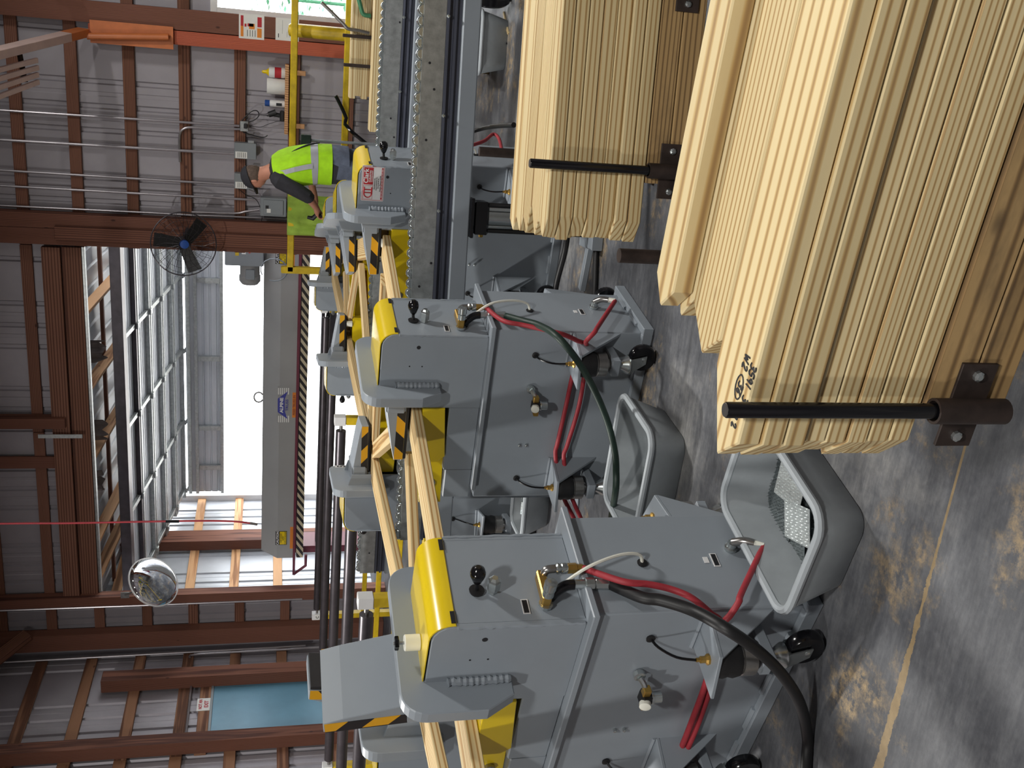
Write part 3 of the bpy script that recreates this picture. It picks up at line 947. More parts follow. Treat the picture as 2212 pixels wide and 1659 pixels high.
    # valve with gauge and sight bowl on the near side
    vl = MB().lathe([(0.012, 0), (0.018, 0.004), (0.018, 0.018), (0.01, 0.02)], (-0.005, 0.25, 0.475), (-1, 0, 0), 12).build('valve', M_zinc, root)
    MB().tube([(-0.025, 0.25, 0.475), (-0.04, 0.26, 0.465), (-0.05, 0.275, 0.46)], 0.009, 8, sub=3).build('elbow', M_zinc, vl, None, True)
    MB().bbox((-0.066, 0.262, 0.446), (-0.042, 0.288, 0.47), 0.003).build('brass_block', M_brass, vl)
    MB().bbox((-0.075, 0.285, 0.438), (-0.035, 0.325, 0.472), 0.006).build('valve_body', M_black, vl)
    MB().lathe([(0.02, 0), (0.021, 0.006), (0.017, 0.008), (0.017, 0.032), (0.008, 0.036)], (-0.055, 0.305, 0.44), (0, 0, -1), 14).build('bowl', M_zinc, vl, None, True)
    MB().lathe([(0.017, 0), (0.017, 0.014), (0.012, 0.016)], (-0.072, 0.305, 0.46), (-1, 0, 0.3), 16).build('gauge', M_nylon, vl, None, True)
    MB().bbox((-0.066, 0.325, 0.44), (-0.044, 0.35, 0.462), 0.003).build('brass_block', M_brass, vl)
    m = MB()
    for dz_ in (0, 0.03): m.lathe([(0.006, 0), (0.006, 0.01), (0.003, 0.012)], (-0.005, 0.53, 0.455 + dz_), (-1, 0, 0), 8)
    m.build('set_screws', M_zinc, root)['kind'] = 'stuff'
    m = MB()
    m.lathe([(0.008, 0), (0.008, 0.001)], (0.0, 0.075, 0.95), (-1, 0, 0), 12)
    for dz_ in (0, 0.05): m.lathe([(0.003, 0), (0.003, 0.001)], (0.0, 0.16, 0.93 + dz_), (-1, 0, 0), 8)
    m.build('bolt_holes', M_dark, root)['kind'] = 'stuff'
    for s, b in ((-1, 0.075), (-1, 0.68), (1, 0.075), (1, 0.68)):
        foot(root, s, b)
    return root

def jaw_of(root):
    return [c for c in root.children if c.name.startswith('upper_jaw')][0]

def pose(root, x, y, t, raised=0, label=None):
    root.location = (x, y, 0)
    root.rotation_euler = (0, 0, R(90 - t))
    if raised:
        jaw_of(root).rotation_euler = (R(raised), 0, 0)
        jaw_of(root).location = (0.03, 0.385, 1.10)
    if label: root['label'] = label

proto = make_press()
PRESS = {}
for key, x, y, t, raised, label in (
        ('p1', -1.492, 2.257, 17.8, 84, 'nearest grey truss press, striped jaw raised, thick black hose on its control face'),
        ('p2', -1.165, 3.781, 9.9, 0, 'grey truss press with a green hose arching from its control face'),
        ('p3', -0.725, 5.192, 9.8, 0, 'grey truss press with the red and white maker label on its side'),
        ('p4', -1.082, 6.94, -18, 0, 'grey truss press just behind the one with the red and white label'),
        ('p5', -1.445, 8.36, -20, 0, 'farthest grey truss press of the near row, beside the worker'),
        ('b4', -2.93, 3.50, 175, 86, 'grey truss press opposite the nearest one, its jaw raised behind the striped jaw'),
        ('b5', -2.889, 5.552, 171, 0, 'grey truss press of the back row numbered 5 on its plate'),
        ('b6', -2.869, 7.628, 168, 0, 'grey truss press of the back row, next beyond number 5'),
        ('b7', -2.86, 9.886, 168, 0, 'farthest grey truss press of the back row, before the opening')):
    o = proto if key == 'p1' else copy_tree(proto)
    PRESS[key] = o
    pose(o, x, y, t, raised, label)
    if key != 'p1' and not raised:
        jaw_of(o).rotation_euler = (0, 0, 0)
        jaw_of(o).location = (0.03, 0.36, 1.056)
bpy.context.view_layer.update()

# maker label on the third press
m3 = PRESS['p3']
lab = MB().prism(rrect(0.02, 0.965, 0.205, 1.078, 0.006, 3), -0.0022, -0.0004, 0, YZ).build('maker_label', M_white, m3)
lab['label'] = 'red and white maker label'
e = -0.0026
def lbx(y0, y1, z0, z1, mat, d=0.0): MB().box((e - d - 0.0004, y0, z0), (e - d, y1, z1)).build('label_print', mat, lab)
for a in ((0.024, 0.201, 0.9685, 0.9705), (0.024, 0.201, 1.0725, 1.0745), (0.024, 0.026, 0.9685, 1.0745), (0.199, 0.201, 0.9685, 1.0745)): lbx(*a, M_redp)
lbx(0.03, 0.118, 1.022, 1.069, M_redp)
lbx(0.03, 0.195, 0.973, 0.981, M_redp)
for a in ((0.122, 0.195, 1.022, 1.0235), (0.122, 0.195, 1.0675, 1.069), (0.122, 0.1235, 1.022, 1.069), (0.1935, 0.195, 1.022, 1.069)): lbx(*a, M_redp)
for yy in (0.142, 0.158): lbx(yy, yy + 0.006, 1.028, 1.063, M_redp)
m = MB()
pts = [Vector((e - 0.0004, 0.166 + 0.02 * math.sin(R(a)), 1.0455 + 0.0185 * math.cos(R(a)))) for a in range(0, 181, 15)]
m.tube([Vector((e - 0.0004, 0.132, 1.064))] + pts + [Vector((e - 0.0004, 0.132, 1.027))], 0.003, 4)
m.build('label_print', M_redp, lab)
def ltx(s, size, y, z, mat, bold=0.0, sx=1.0): text('label_text', s, size, mat, TX((e - 0.0012, y, z), (0, -1, 0), (0, 0, 1)), lab, bold=bold, sx=sx)
ltx('Clark', 0.032, 0.074, 1.056, M_white, 0.0006, 1.05)
ltx('Industries', 0.0155, 0.074, 1.038, M_white, 0.0002)
ltx('Incorporated', 0.011, 0.074, 1.028, M_white, 0.0001)
for i, s in enumerate(('Manufactured By:', 'Clark Industries, Inc.', None, 'Monett, Missouri 65708')):
    if s: ltx(s, 0.0085, 0.112, 1.014 - i * 0.0095, M_ink)
for k in range(5): lbx(0.085 + k * 0.011, 0.094 + k * 0.011, 0.9935, 0.9965, M_ink)
for k in range(9): lbx(0.036 + k * 0.017, 0.05 + k * 0.017, 0.9758, 0.9782, M_white, 0.0005)

# number on the back-row press
b5 = PRESS['b5']
lab = MB().box((-0.085, 0.2925, 1.05), (-0.045, 0.2932, 1.13)).build('number_sticker', M_white, b5)
text('number', '5', 0.07, M_ink, TX((-0.065, 0.2938, 1.09), (-1, 0, 0), (0, 0, 1)), lab, bold=0.002)

# nylon stops with star knobs
def nylon_stop(p, label, knob=True, flat=False):
    o = thing('nylon_stop', label, 'stop', p, 0, 'white nylon stops')
    MB().lathe([(0.021, 0), (0.023, 0.002), (0.023, 0.043), (0.021, 0.045)], n=20).build('cylinder', M_nylon, o, None, True)
    if knob:
        MB().lathe([(0.005, 0.045), (0.005, 0.075)], n=8).build('stud', M_zinc, o)
        m = MB()
        pl = [((0.016 + (0.004 if k % 2 else 0)) * math.cos(R(k * 30)), (0.016 + (0.004 if k % 2 else 0)) * math.sin(R(k * 30))) for k in range(12)]
        m.prism(pl, 0.06, 0.072, 0.002)
        m.build('star_knob', M_blackg, o)
    return o
def lw(key, a, b, z): return PRESS[key].matrix_world @ Vector((a, b, z))
nylon_stop(lw('p1', 0.095, 0.195, 1.1025), 'white nylon stop with black star knob standing on the nearest yellow hood')
nylon_stop(lw('p3', 0.02, 0.44, 0.912), 'white nylon stop on the yellow jaw of the press with the maker label', False)
nylon_stop(lw('b6', 0.26, 0.56, 0.912), 'white nylon stop on the yellow jaw of a back-row press', False)
# ------------------------------------------------------------------ skate-wheel rails
def rail(name, p0, p1, label):
    p0, p1 = Vector((*p0, 0)), Vector((*p1, 0))
    L = (p1 - p0).length
    d = p1 - p0
    r_ = thing(name, label, 'conveyor', p0, math.atan2(d.y, d.x), 'skate-wheel rails across the press line')
    # local: x along the rail, y across, z up; galvanised channel carrying a staggered row of wheels
    m = MB()
    for y0, y1 in ((-0.03, -0.026), (0.026, 0.03)): m.box((0, y0, 0.79), (L, y1, 0.885))
    m.box((0, -0.03, 0.786), (L, 0.03, 0.79))
    ch = m.build('channel', M_galv, r_)
    m = MB()
    k = 0
    x = 0.05
    while x < L:
        if k % 8 in (1, 3, 4): m.lathe([(0.006, 0), (0.006, 0.0012)], (x, -0.03, 0.80 + 0.05 * ((k * 7) % 3) / 2), (0, -1, 0), 8)
        x += 0.11
        k += 1
    if m.v: m.build('bolt_holes', M_dark, ch)['kind'] = 'stuff'
    wm = MB().lathe([(0.006, -0.011), (0.019, -0.011), (0.021, -0.008), (0.018, -0.005), (0.018, 0.005), (0.021, 0.008), (0.025, 0.009), (0.025, -0.002), (0.025, 0.011), (0.006, 0.011)][:3] + [(0.025, -0.009), (0.025, 0.009), (0.019, 0.011), (0.006, 0.011)], (0, 0, 0), (0, 1, 0), 16).mesh('wheel', M_zinc)
    hub = MB().lathe([(0.008, -0.029), (0.008, 0.029)], (0, 0, 0), (0, 1, 0), 6).mesh('axle', M_zinc)
    nw = int(L / 0.0455)
    for i in range(min(nw, 148)):
        o = bpy.data.objects.new('wheel', wm)
        link(o, ch)
        o.location = (0.025 + i * L / nw, -0.0145 if i % 2 else 0.0, 0.8855)
        a = bpy.data.objects.new('axle', hub)
        link(a, ch)
        a.location = (0.025 + i * L / nw, 0, 0.874)
    # carrying beam: dark channel over a square tube
    m = MB()
    m.box((0, -0.012, 0.715), (L, 0.04, 0.782))
    m.box((0, -0.035, 0.772), (L, 0.04, 0.784))
    m.box((0, -0.03, 0.738), (L, -0.012, 0.75))
    m.build('beam', M_panel_dark, r_)
    MB().bbox((0, -0.045, 0.635), (L, 0.045, 0.715), 0.006).build('tube_beam', M_grey, r_)
    m = MB()
    x = 0.35
    while x < L:
        m.lathe([(0.009, 0), (0.009, 0.008), (0.004, 0.014)], (x, -0.035, 0.778), (0, -1, 0), 6)
        x += 0.42
    m.build('bolts', M_zinc, r_)['kind'] = 'stuff'
    return r_, L

M_panel_dark = paint('dark_blue_grey_paint', (74, 78, 92), 0.5, 0.0, 0.1, 6.0)
ra, La = rail('conveyor_rail', (-2.45, 4.47), (0.9, 4.80), 'nearer skate-wheel rail crossing between the second and third press')
rb, Lb = rail('conveyor_rail', (-3.75, 6.37), (0.9, 6.36), 'farther skate-wheel rail, its left end free beyond the back row')
# lift cylinder and legs under the rails
def lift(parent, x):
    c = MB().bbox((x - 0.09, -0.07, 0.618), (x + 0.09, 0.07, 0.634), 0.003).build('lift_flange', M_blackg, parent)
    MB().bbox((x - 0.075, -0.055, 0.545), (x + 0.075, 0.055, 0.618), 0.01).build('lift_head', M_blackg, c)
    MB().cyl((x, 0, 0.06), (x, 0, 0.545), 0.048, 24).build('barrel', M_zinc, c, None, True)
    for dx in (-0.058, 0.058):
        for dy in (-0.04, 0.04): MB().cyl((x + dx, dy, 0.06), (x + dx, dy, 0.55), 0.008, 8).build('tie_rod', M_black, c)
    MB().bbox((x - 0.12, -0.1, 0.0), (x + 0.12, 0.1, 0.06), 0.006).build('lift_base', M_grey, c)
xl = atP(1050, 470, (-2.45, 4.47, 0), Vector((-0.0985, 0.995, 0)))
lift(ra, (xl - ra.location).dot((Vector((0.995, 0.0985, 0)))))
for r_, xs in ((ra, (0.25, 3.2)), (rb, (0.3, 2.5, 4.4))):
    for x in xs:
        lg = MB().bbox((x - 0.035, -0.035, 0.012), (x + 0.035, 0.035, 0.636), 0.004).build('leg', M_grey, r_)
        MB().bbox((x - 0.09, -0.09, 0.0), (x + 0.09, 0.09, 0.012), 0.003).build('foot_plate', M_grey, lg)

# ------------------------------------------------------------------ roller bed beyond the back row (rollers lie across the building)
ZR = 0.965
roll = []
for i, (y, xl_, xr) in enumerate(((10.15, -6.5, -2.95), (8.85, -6.45, -3.05), (7.53, -6.4, -3.1), (6.25, -6.4, -3.12), (5.06, -6.4, -3.2))):
    words = ('farthest', 'second farthest', 'middle', 'second nearest', 'nearest')[i]
    st = thing('roller_stand', f'{words} long dark steel roller on yellow legs behind the back row', 'roller stand', (xl_, y, 0), 0, 'long steel rollers behind the back row')
    L = xr - xl_
    MB().cyl((0.06, 0, ZR), (L - 0.06, 0, ZR), 0.04, 24).build('roller', M_pipe, st, None, True)
    MB().cyl((-0.02, 0, ZR), (L + 0.02, 0, ZR), 0.014, 10).build('shaft', M_steel, st)
    for s, x in ((0, -0.06), (1, L)):
        lg = MB().bbox((x, -0.035, 0.012), (x + 0.06, 0.035, 0.93), 0.004).build('leg', M_yelm, st)
        MB().bbox((x - 0.005, -0.04, 0.93), (x + 0.065, 0.04, 1.02), 0.004).build('bearing_block', M_white, lg)
        MB().bbox((x - 0.06, -0.12, 0.0), (x + 0.12, 0.12, 0.012), 0.003).build('foot_plate', M_yelm, lg)
    MB().bbox((0.0, -0.02, 0.42), (L, 0.02, 0.47), 0.004).build('cross_rail', M_yelm, st)
    num = {0: 'C', 2: '3'}.get(i)
    if num:
        lb = MB().box((-0.062, -0.0412, 0.935), (0.002, -0.0402, 0.985)).build('number_sticker', M_paper, st)
        text('number', num, 0.045, M_ink, TX((-0.03, -0.0416, 0.96), (1, 0, 0), (0, 0, 1)), lb, bold=0.001)

# ------------------------------------------------------------------ the flat truss in the presses
ZT0, ZT1 = 0.9125, 0.9505
def board(name, label, p0, p1, w, z0, z1, mat, cat='board', group=None, e0=0.0, e1=0.0, c=0.0025):
    """a sawn board lying flat from p0 to p1 (floor points); e0, e1 skew its ends"""
    p0, p1 = Vector((*p0, 0)), Vector((*p1, 0))
    d = p1 - p0
    L = d.length
    m = MB().prism([(-e0, -w / 2), (L - e1, -w / 2), (L + e1, w / 2), (e0, w / 2)], -(z1 - z0) / 2, (z1 - z0) / 2, c)
    o = m.build(name, mat, None, frame((p0.x, p0.y, (z0 + z1) / 2), d))
    return tag(o, label, cat, group)
peak = Vector((-1.13, 5.26))
J = {'P2': (-1.66, 4.08), 'P3': (-1.20, 5.27), 'P4': (-1.56, 6.86), 'P5': (-1.92, 8.22), 'B4': (-2.40, 3.42), 'B5': (-2.38, 5.36), 'B6': (-2.38, 7.72), 'B7': (-2.42, 9.75)}
g = 'boards of the flat truss in the presses'
board('chord_board', 'pale chord board clamped under the jaws of the three nearest near-row presses', (-2.34, 1.35), (-1.17, 5.33), 0.14, ZT0, ZT1, M_chord, 'board', g, 0, 0.03)
board('chord_board', 'chord board running from the maker-label press back towards the worker', (-1.17, 5.36), (-2.32, 9.85), 0.14, ZT0, ZT1, M_chord, 'board', g, -0.03, 0)
board('chord_board', 'nearer long chord board along the back-row presses', (-2.47, 1.6), (-2.455, 6.30), 0.14, ZT0, ZT1, M_chord, 'board', g)
board('chord_board', 'farther chord board along the back-row presses, greyish', (-2.455, 6.304), (-2.43, 10.0), 0.14, ZT0, ZT1, M_chord, 'board', g)
for a, b, label in (('B4', 'P2', 'reddish web board from the second press back to the row behind'), ('P2', 'B5', 'short pale web board with toothed plate between the second press and number 5'),
                    ('P3', 'B5', 'web board straight across from the maker-label press to number 5'), ('B5', 'P4', 'red-streaked web board from number 5 to the fourth near press'),
                    ('P4', 'B6', 'web board with torn bark crossing from the fourth near press'), ('B6', 'P5', 'web board nearest the worker')):
    pa, pb = Vector(J[a]), Vector(J[b])
    d = (pb - pa).normalized()
    board('web_board', label, pa + d * (0.085 if a[0] == 'B' else 0.15), pb - d * (0.085 if b[0] == 'B' else 0.15), 0.089, ZT0, ZT1, M_chord, 'board', g, 0.02, 0.02)
# toothed connector plates pressed over the joints
def plate_mesh(w, h, name='connector_plate'):
    m = MB().box((-w / 2, -h / 2, 0), (w / 2, h / 2, 0.0012))
    nx, ny = int(w / 0.0085), int(h / 0.026)
    for i in range(nx):
        for j in range(ny):
            x, y = -w / 2 + (i + 0.5) * w / nx, -h / 2 + (j + 0.5 + (0.25 if i % 2 else -0.0)) * h / (ny + 0.3)
            m.add([(x - 0.0016, y - 0.008, 0.0012), (x + 0.0016, y - 0.008, 0.0012), (x, y - 0.008, 0.009), (x, y - 0.005, 0.0012)], [(0, 1, 2), (1, 3, 2), (3, 0, 2)])
            m.add([(x - 0.0016, y + 0.008, 0.0012), (x + 0.0016, y + 0.008, 0.0012), (x, y + 0.008, 0.009), (x, y + 0.005, 0.0012)], [(0, 1, 2), (1, 3, 2), (3, 0, 2)])
    return m
# ------------------------------------------------------------------ lumber stacks on carts
ORD = ('top', 'second', 'third', 'fourth', 'fifth', 'sixth', 'seventh', 'eighth', 'ninth')
def stack(o, ang, cols, layers, ztop, th, tips, L, where, gname, colname, rs):
    """boards laid flat; cols = (start, width) measured back from the front edge; every board is a thing"""
    q = random.Random(rs)
    d = Vector((math.cos(ang), math.sin(ang), 0))
    n = Vector((-d.y, d.x, 0))
    for k in range(layers):
        for c, (b0, w) in enumerate(cols):
            t0, tm, t1 = tips[c] if k == 0 else tuple(v + q.uniform(-0.007, 0.007) for v in tips[c])
            if k: t0, tm, t1 = t0 - 0.012 * 0, tm, t1
            sh = 0.0 if k == 0 else q.uniform(-0.006, 0.004)
            z1 = ztop - k * th
            pts = [(t0, 0.001), (L, 0.001), (L, w - 0.001), (t1, w - 0.001), (tm, w * 0.45)]
            tk = th - q.uniform(0.0006, 0.0022)
            m = MB().prism(pts, -tk, 0, 0.0028)
            p = Vector(o) + n * (b0 + sh)
            p.z = z1
            ob = m.build('lumber_board', M_pine, None, frame(p, d))
            tag(ob, f'pale sawn board, {ORD[k]} layer, {colname[c]} of {where}', 'board', gname)

# nearest stack
S1 = Vector((-0.59, 1.351, 0))
A1 = R(-7.81)
stack(S1, A1, ((0, 0.135), (0.137, 0.133), (0.272, 0.089)), 8, 0.806, 0.0381, ((0.0, -0.055, 0.075), (0.115, 0.062, 0.125), (0.128, 0.08, 0.15)), 1.9,
      'the nearest lumber stack', 'boards of the nearest lumber stack', ('front row', 'middle row', 'back row'), 3)
d1 = Vector((math.cos(A1), math.sin(A1), 0)); n1 = Vector((-d1.y, d1.x, 0))
def s1(a, b, z): return S1 + d1 * a + n1 * b + Vector((0, 0, z))
m = MB().prism([(0.138, 0.0), (1.9, 0.0), (1.9, 0.089), (0.14, 0.089), (0.094, 0.045)], 0.0005, 0.038, 0.0028)
tag(m.build('lumber_board', M_pine, None, frame(s1(0, 0.277, 0.806), d1)), 'single loose board lying on top of the nearest lumber stack at the back', 'board', 'boards of the nearest lumber stack')

# second stack
S2 = Vector((-0.50, 2.694, 0))
A2 = R(5.71)
stack(S2, A2, ((0, 0.089), (0.09, 0.089), (0.186, 0.089), (0.276, 0.089), (0.366, 0.085)), 7, 0.785, 0.0388,
      ((0.0, -0.055, -0.012), (-0.012, -0.06, 0.02), (0.02, -0.063, -0.02), (-0.02, -0.068, -0.03), (-0.03, -0.075, -0.045)), 1.9,
      'the second lumber stack', 'boards of the second lumber stack', ('front row', 'second row', 'middle row', 'fourth row', 'back row'), 5)
d2 = Vector((math.cos(A2), math.sin(A2), 0)); n2 = Vector((-d2.y, d2.x, 0))
def s2(a, b, z): return S2 + d2 * a + n2 * b + Vector((0, 0, z))

def cart(o, d, n, L, w, zt, hb, label, pins, sockets_front):
    c = thing('lumber_cart', label, 'cart', o, math.atan2(d.y, d.x), 'wooden lumber carts')
    for i, (y0, y1) in enumerate(((0.0, 0.038), (w - 0.038, w))):
        for k in range(2):
            z1 = zt - 0.001 - k * (hb / 2)
            m = MB().bbox((-L * 0.0, 0, -hb / 2 + 0.002), (L, y1 - y0, 0), 0.003)
            m.build('bunk_beam', M_bunk, c, Matrix.Translation((0.09 if True else 0, y0, z1)))
    for x in (0.25, 0.95, 1.6):
        m = MB().bbox((0, 0.04, -hb + 0.01), (0.09, w - 0.04, -0.01), 0.003)
        m.build('cross_beam', M_bunk, c, Matrix.Translation((x, 0, zt)))
    for x in (0.3, 1.7):
        for y in (0.06, w - 0.12):
            lg = MB().bbox((x, y, 0.13), (x + 0.06, y + 0.06, zt - hb), 0.004).build('leg', M_grey, c)
            MB().lathe([(0.02, -0.02), (0.055, -0.02), (0.06, -0.012), (0.06, 0.012), (0.055, 0.02), (0.02, 0.02)], (x + 0.03, y + 0.03, 0.06), (0, 1, 0), 18).build('wheel', M_blackg, lg, None, True)
            MB().bbox((x - 0.0, y - 0.005, 0.055), (x + 0.06, y + 0.005, 0.13), 0.001).build('fork', M_zinc, lg)
    for x, y, z0, ztop in pins:
        sk = MB().lathe([(0.021, z0 - 0.13), (0.021, z0), (0.0165, z0), (0.0165, z0 - 0.02)], (x, y, 0), n=20).build('pin_socket', M_rust, c, None, True)
        MB().bbox((x - 0.075, y + 0.0175, z0 - 0.105), (x + 0.075, y + 0.0235, z0 - 0.04), 0.001).build('socket_plate', M_rust, sk)
        m = MB()
        for dx in (-0.055, 0.055): m.lathe([(0.009, 0), (0.009, 0.006), (0.005, 0.009)], (x + dx, y + 0.0175, z0 - 0.072), (0, -1, 0), 8)
        m.build('bolts', M_zinc, sk)['kind'] = 'stuff'
        MB().lathe([(0.0125, z0 - 0.1), (0.0125, ztop - 0.002), (0.011, ztop)], (x, y, 0), n=20).build('stake_pin', M_blackg, c, None, True)
        MB().lathe([(0.0108, ztop), (0.0108, ztop + 0.0008)], (x, y, 0), n=16).build('pin_end', M_steel, c)
    return c
cart(s1(-0.03, 0, 0), d1, n1, 1.95, 0.36, 0.8055 - 8 * 0.0381, 0.15, 'weathered lumber cart under the nearest stack', ((0.105, -0.024, 0.5, 0.855),), 1)
cart(s2(0.02, 0, 0), d2, n2, 1.9, 0.45, 0.785 - 7 * 0.0388 - 0.0005, 0.13, 'weathered lumber cart under the second stack', ((0.125, -0.024, 0.515, 0.85), (0.62, -0.024, 0.515, 0.53)), 1)

# upright pipes of other cart corners showing past the stacks
for (px, py), z, lab in (((1337, 552), 0.63, 'short dark upright pipe between the two lumber stacks'), ((1035, 327), 0.72, 'short dark upright pipe behind the second lumber stack')):
    p = atZ(px, py, z)
    o = thing('stake_pipe', lab, 'pipe', (p.x, p.y, 0), 0)
    MB().cyl((0, 0, 0.012), (0, 0, z), 0.019, 18).build('pipe', M_rust, o, None, True)
    MB().bbox((-0.08, -0.08, 0), (0.08, 0.08, 0.012), 0.002).build('base_plate', M_rust, o)

# handwriting in black marker on the top front board: strokes along the board, read from the far side
def stroke_text(strokes, o, ux, uy, size, parent, name='marker_writing', r=0.0016):
    m = MB()
    for st in strokes:
        pts = [o + ux * (x * size) + uy * (y * size) for x, y in st]
        if len(pts) > 2: pts = smooth_path(pts, 4)
        m.tube(pts, r, 4)
    return m.build(name, M_ink, parent)
G = {'3': [[(0, 1), (.35, 1.05), (.5, .8), (.2, .58), (.5, .35), (.3, 0), (0, .08)]], '5': [[(.5, 1), (.1, 1), (.08, .6), (.4, .6), (.45, .2), (.2, 0), (0, .1)]],
     '9': [[(.45, .8), (.2, 1), (.02, .7), (.25, .5), (.45, .8), (.42, 0)]], '1': [[(.2, 1), (.2, 0)]], '0': [[(.25, 1), (.02, .6), (.15, .05), (.42, .2), (.46, .8), (.25, 1)]],
     'W': [[(0, 1), (.15, .05), (.3, .7), (.45, .05), (.62, 1)]], '2': [[(.02, .8), (.25, 1), (.45, .75), (.05, .02), (.5, .05)]], '6': [[(.4, 1), (.08, .5), (.15, .05), (.42, .15), (.38, .45), (.1, .4)]],
     'E': [[(.45, 1), (.05, .95), (.02, .05), (.48, .02)], [(.03, .5), (.38, .52)]], '7': [[(.02, 1), (.5, 1), (.2, 0)]], 'O': [[(.2, 1.25), (-.2, .5), (.2, -.25), (.9, -.2), (1.3, .5), (1.0, 1.25), (.2, 1.25)]]}
top1 = [o for o in bpy.data.objects if o.get('label') == 'pale sawn board, top layer, front row of the nearest lumber stack'][0]
def write(line, px0, px1, size):
    a, b = atZ(*px0, 0.807), atZ(*px1, 0.807)
    iv = top1.matrix_world.inverted()
    a, b = iv @ a, iv @ b
    a.z = b.z = 0.0006
    u = (b - a).normalized()
    v = Vector((-u.y, u.x, 0))
    step = (b - a).length / max(1, len(line))
    st = []
    for i, ch in enumerate(line):
        if ch == ' ': continue
        for s_ in G[ch]: st.append([(x + i * step / size, y) for x, y in s_])
    stroke_text(st, a, u, v, size, top1)
bpy.context.view_layer.update()
write('3591 30', (1623, 783), (1598, 880), 0.017)
write('W2', (1610, 762), (1600, 800), 0.018)
write('36', (1597, 822), (1588, 848), 0.016)
write('E72', (1585, 870), (1578, 930), 0.016)
o_ = top1.matrix_world.inverted() @ atZ(1596, 836, 0.807)
m = MB()
m.tube([Vector((o_.x + 0.021 * math.cos(R(a)), o_.y + 0.012 * math.sin(R(a)), 0.0006)) for a in range(0, 361, 24)], 0.0014, 4)
m.build('marker_writing', M_ink, top1)

# rear lumber stack on the right, beyond the rails
yS = 8.3
S3 = atY(800, 215, yS)
for k in range(5):
    z1 = atY(757 + k * 13.0, 120, yS).z
    board('lumber_board', f'pale board, {ORD[k]} layer of the rear lumber stack by the yellow rail', (S3.x + 0.02 * (k % 2), yS + 0.05), (S3.x + 3.0, yS + 0.05), 0.14, z1 - 0.046, z1, M_pine, 'board', 'boards of the rear lumber stack')
zb = atY(757 + 5 * 13.0, 120, yS).z
yS2 = 7.6
S4 = atY(810, 283, yS2)
for k in range(2):
    z1 = atY(803 + k * 12, 120, yS2).z
    board('lumber_board', ('upper', 'lower')[k] + ' long pale board in front of the rear lumber stack', (S4.x, yS2), (S4.x + 3.2, yS2), 0.14, z1 - 0.042, z1, M_pine, 'board', 'boards of the rear lumber stack')
rk = thing('lumber_rack', 'low rack with dark upright stakes holding the rear lumber stack', 'rack', (S3.x, yS, 0))
for x in (0.3, 1.2, 2.4):
    lg = MB().bbox((x, -0.06, 0), (x + 0.06, 0.12, zb - 0.052), 0.003).build('leg', M_bunk, rk)
for x in (0.3, 1.2, 2.4):
    MB().bbox((x, -0.75, zb - 0.05), (x + 0.07, 0.14, zb - 0.001 - 0.0), 0.003).build('cross_beam', M_bunk, rk)
    MB().bbox((x, -0.75, 0), (x + 0.06, -0.69, zb - 0.052), 0.003).build('leg', M_bunk, rk)
for py, xt in ((148, 742), (85, 740)):
    p = atY(800, py, yS - 0.045)
    zt = atY(xt, py, yS - 0.045).z
    MB().bbox((p.x - S3.x, -0.05, zb - 0.05), (p.x - S3.x + 0.025, -0.03, zt), 0.003).build('stake', M_rust, rk)
# ------------------------------------------------------------------ grey totes with toothed plates
def tote(p, rz, w, d, h, label, name='tote_bin'):
    """open tapered tote, local x = w, y = d, with a rolled rim"""
    o = thing(name, label, 'bin', (p[0], p[1], 0), rz, 'grey totes on the floor')
    m = MB()
    rings = []
    n = 6
    for ins_, z, r_ in ((0.055, 0.0, 0.05), (0.05, 0.004, 0.055), (0.012, h - 0.03, 0.06), (0.012, h - 0.012, 0.06)):
        rings.append([Vector((x, y, z)) for x, y in rrect(-w / 2 + ins_, -d / 2 + ins_, w / 2 - ins_, d / 2 - ins_, r_, n)])
    inner = []
    for ins_, z, r_ in ((0.018, h - 0.012, 0.056), (0.056, 0.012, 0.05), (0.075, 0.006, 0.04)):
        inner.append([Vector((x, y, z)) for x, y in rrect(-w / 2 + ins_, -d / 2 + ins_, w / 2 - ins_, d / 2 - ins_, r_, n)])
    allr = rings + inner
    k = len(allr[0])
    vs_ = [v for r_ in allr for v in r_]
    fs_ = [(i * k + j, i * k + (j + 1) % k, (i + 1) * k + (j + 1) % k, (i + 1) * k + j) for i in range(len(allr) - 1) for j in range(k)]
    fs_ += [tuple(range(k - 1, -1, -1)), tuple(range((len(allr) - 1) * k, len(allr) * k))]
    m.add(vs_, fs_)
    m.build('tub', M_bin, o, None, True)
    path = [Vector((x, y, h - 0.008)) for x, y in rrect(-w / 2 + 0.008, -d / 2 + 0.008, w / 2 - 0.008, d / 2 - 0.008, 0.065, n)]
    path.append(path[0].copy())
    m = MB()
    m.tube(path, 0.0125, 8, False)
    m.build('rim', M_binl, o, None, True)
    return o
def heap(parent_loc, rz, w, d, z, label, seed, n=70):
    q = random.Random(seed)
    m = MB()
    for i in range(n):
        x, y = q.uniform(-w / 2, w / 2), q.uniform(-d / 2, d / 2)
        M_ = Matrix.Translation((x, y, z + q.uniform(0, 0.02))) @ Matrix.Rotation(q.uniform(0, 6.3), 4, 'Z') @ Matrix.Rotation(q.uniform(-0.5, 0.5), 4, 'X')
        a, b = q.uniform(0.02, 0.04), q.uniform(0.015, 0.03)
        m.box((-a, -b, 0), (a, b, 0.001), M_)
        for t in range(8):
            xx, yy = q.uniform(-a, a), q.uniform(-b, b)
            m.add([M_ @ Vector(v) for v in ((xx - 0.002, yy, 0.001), (xx + 0.002, yy, 0.001), (xx, yy + 0.001, 0.011))], [(0, 1, 2)])
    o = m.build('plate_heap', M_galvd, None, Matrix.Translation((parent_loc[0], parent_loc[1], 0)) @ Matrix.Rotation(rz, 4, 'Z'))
    return tag(o, label, 'metal plates', None, 'stuff')
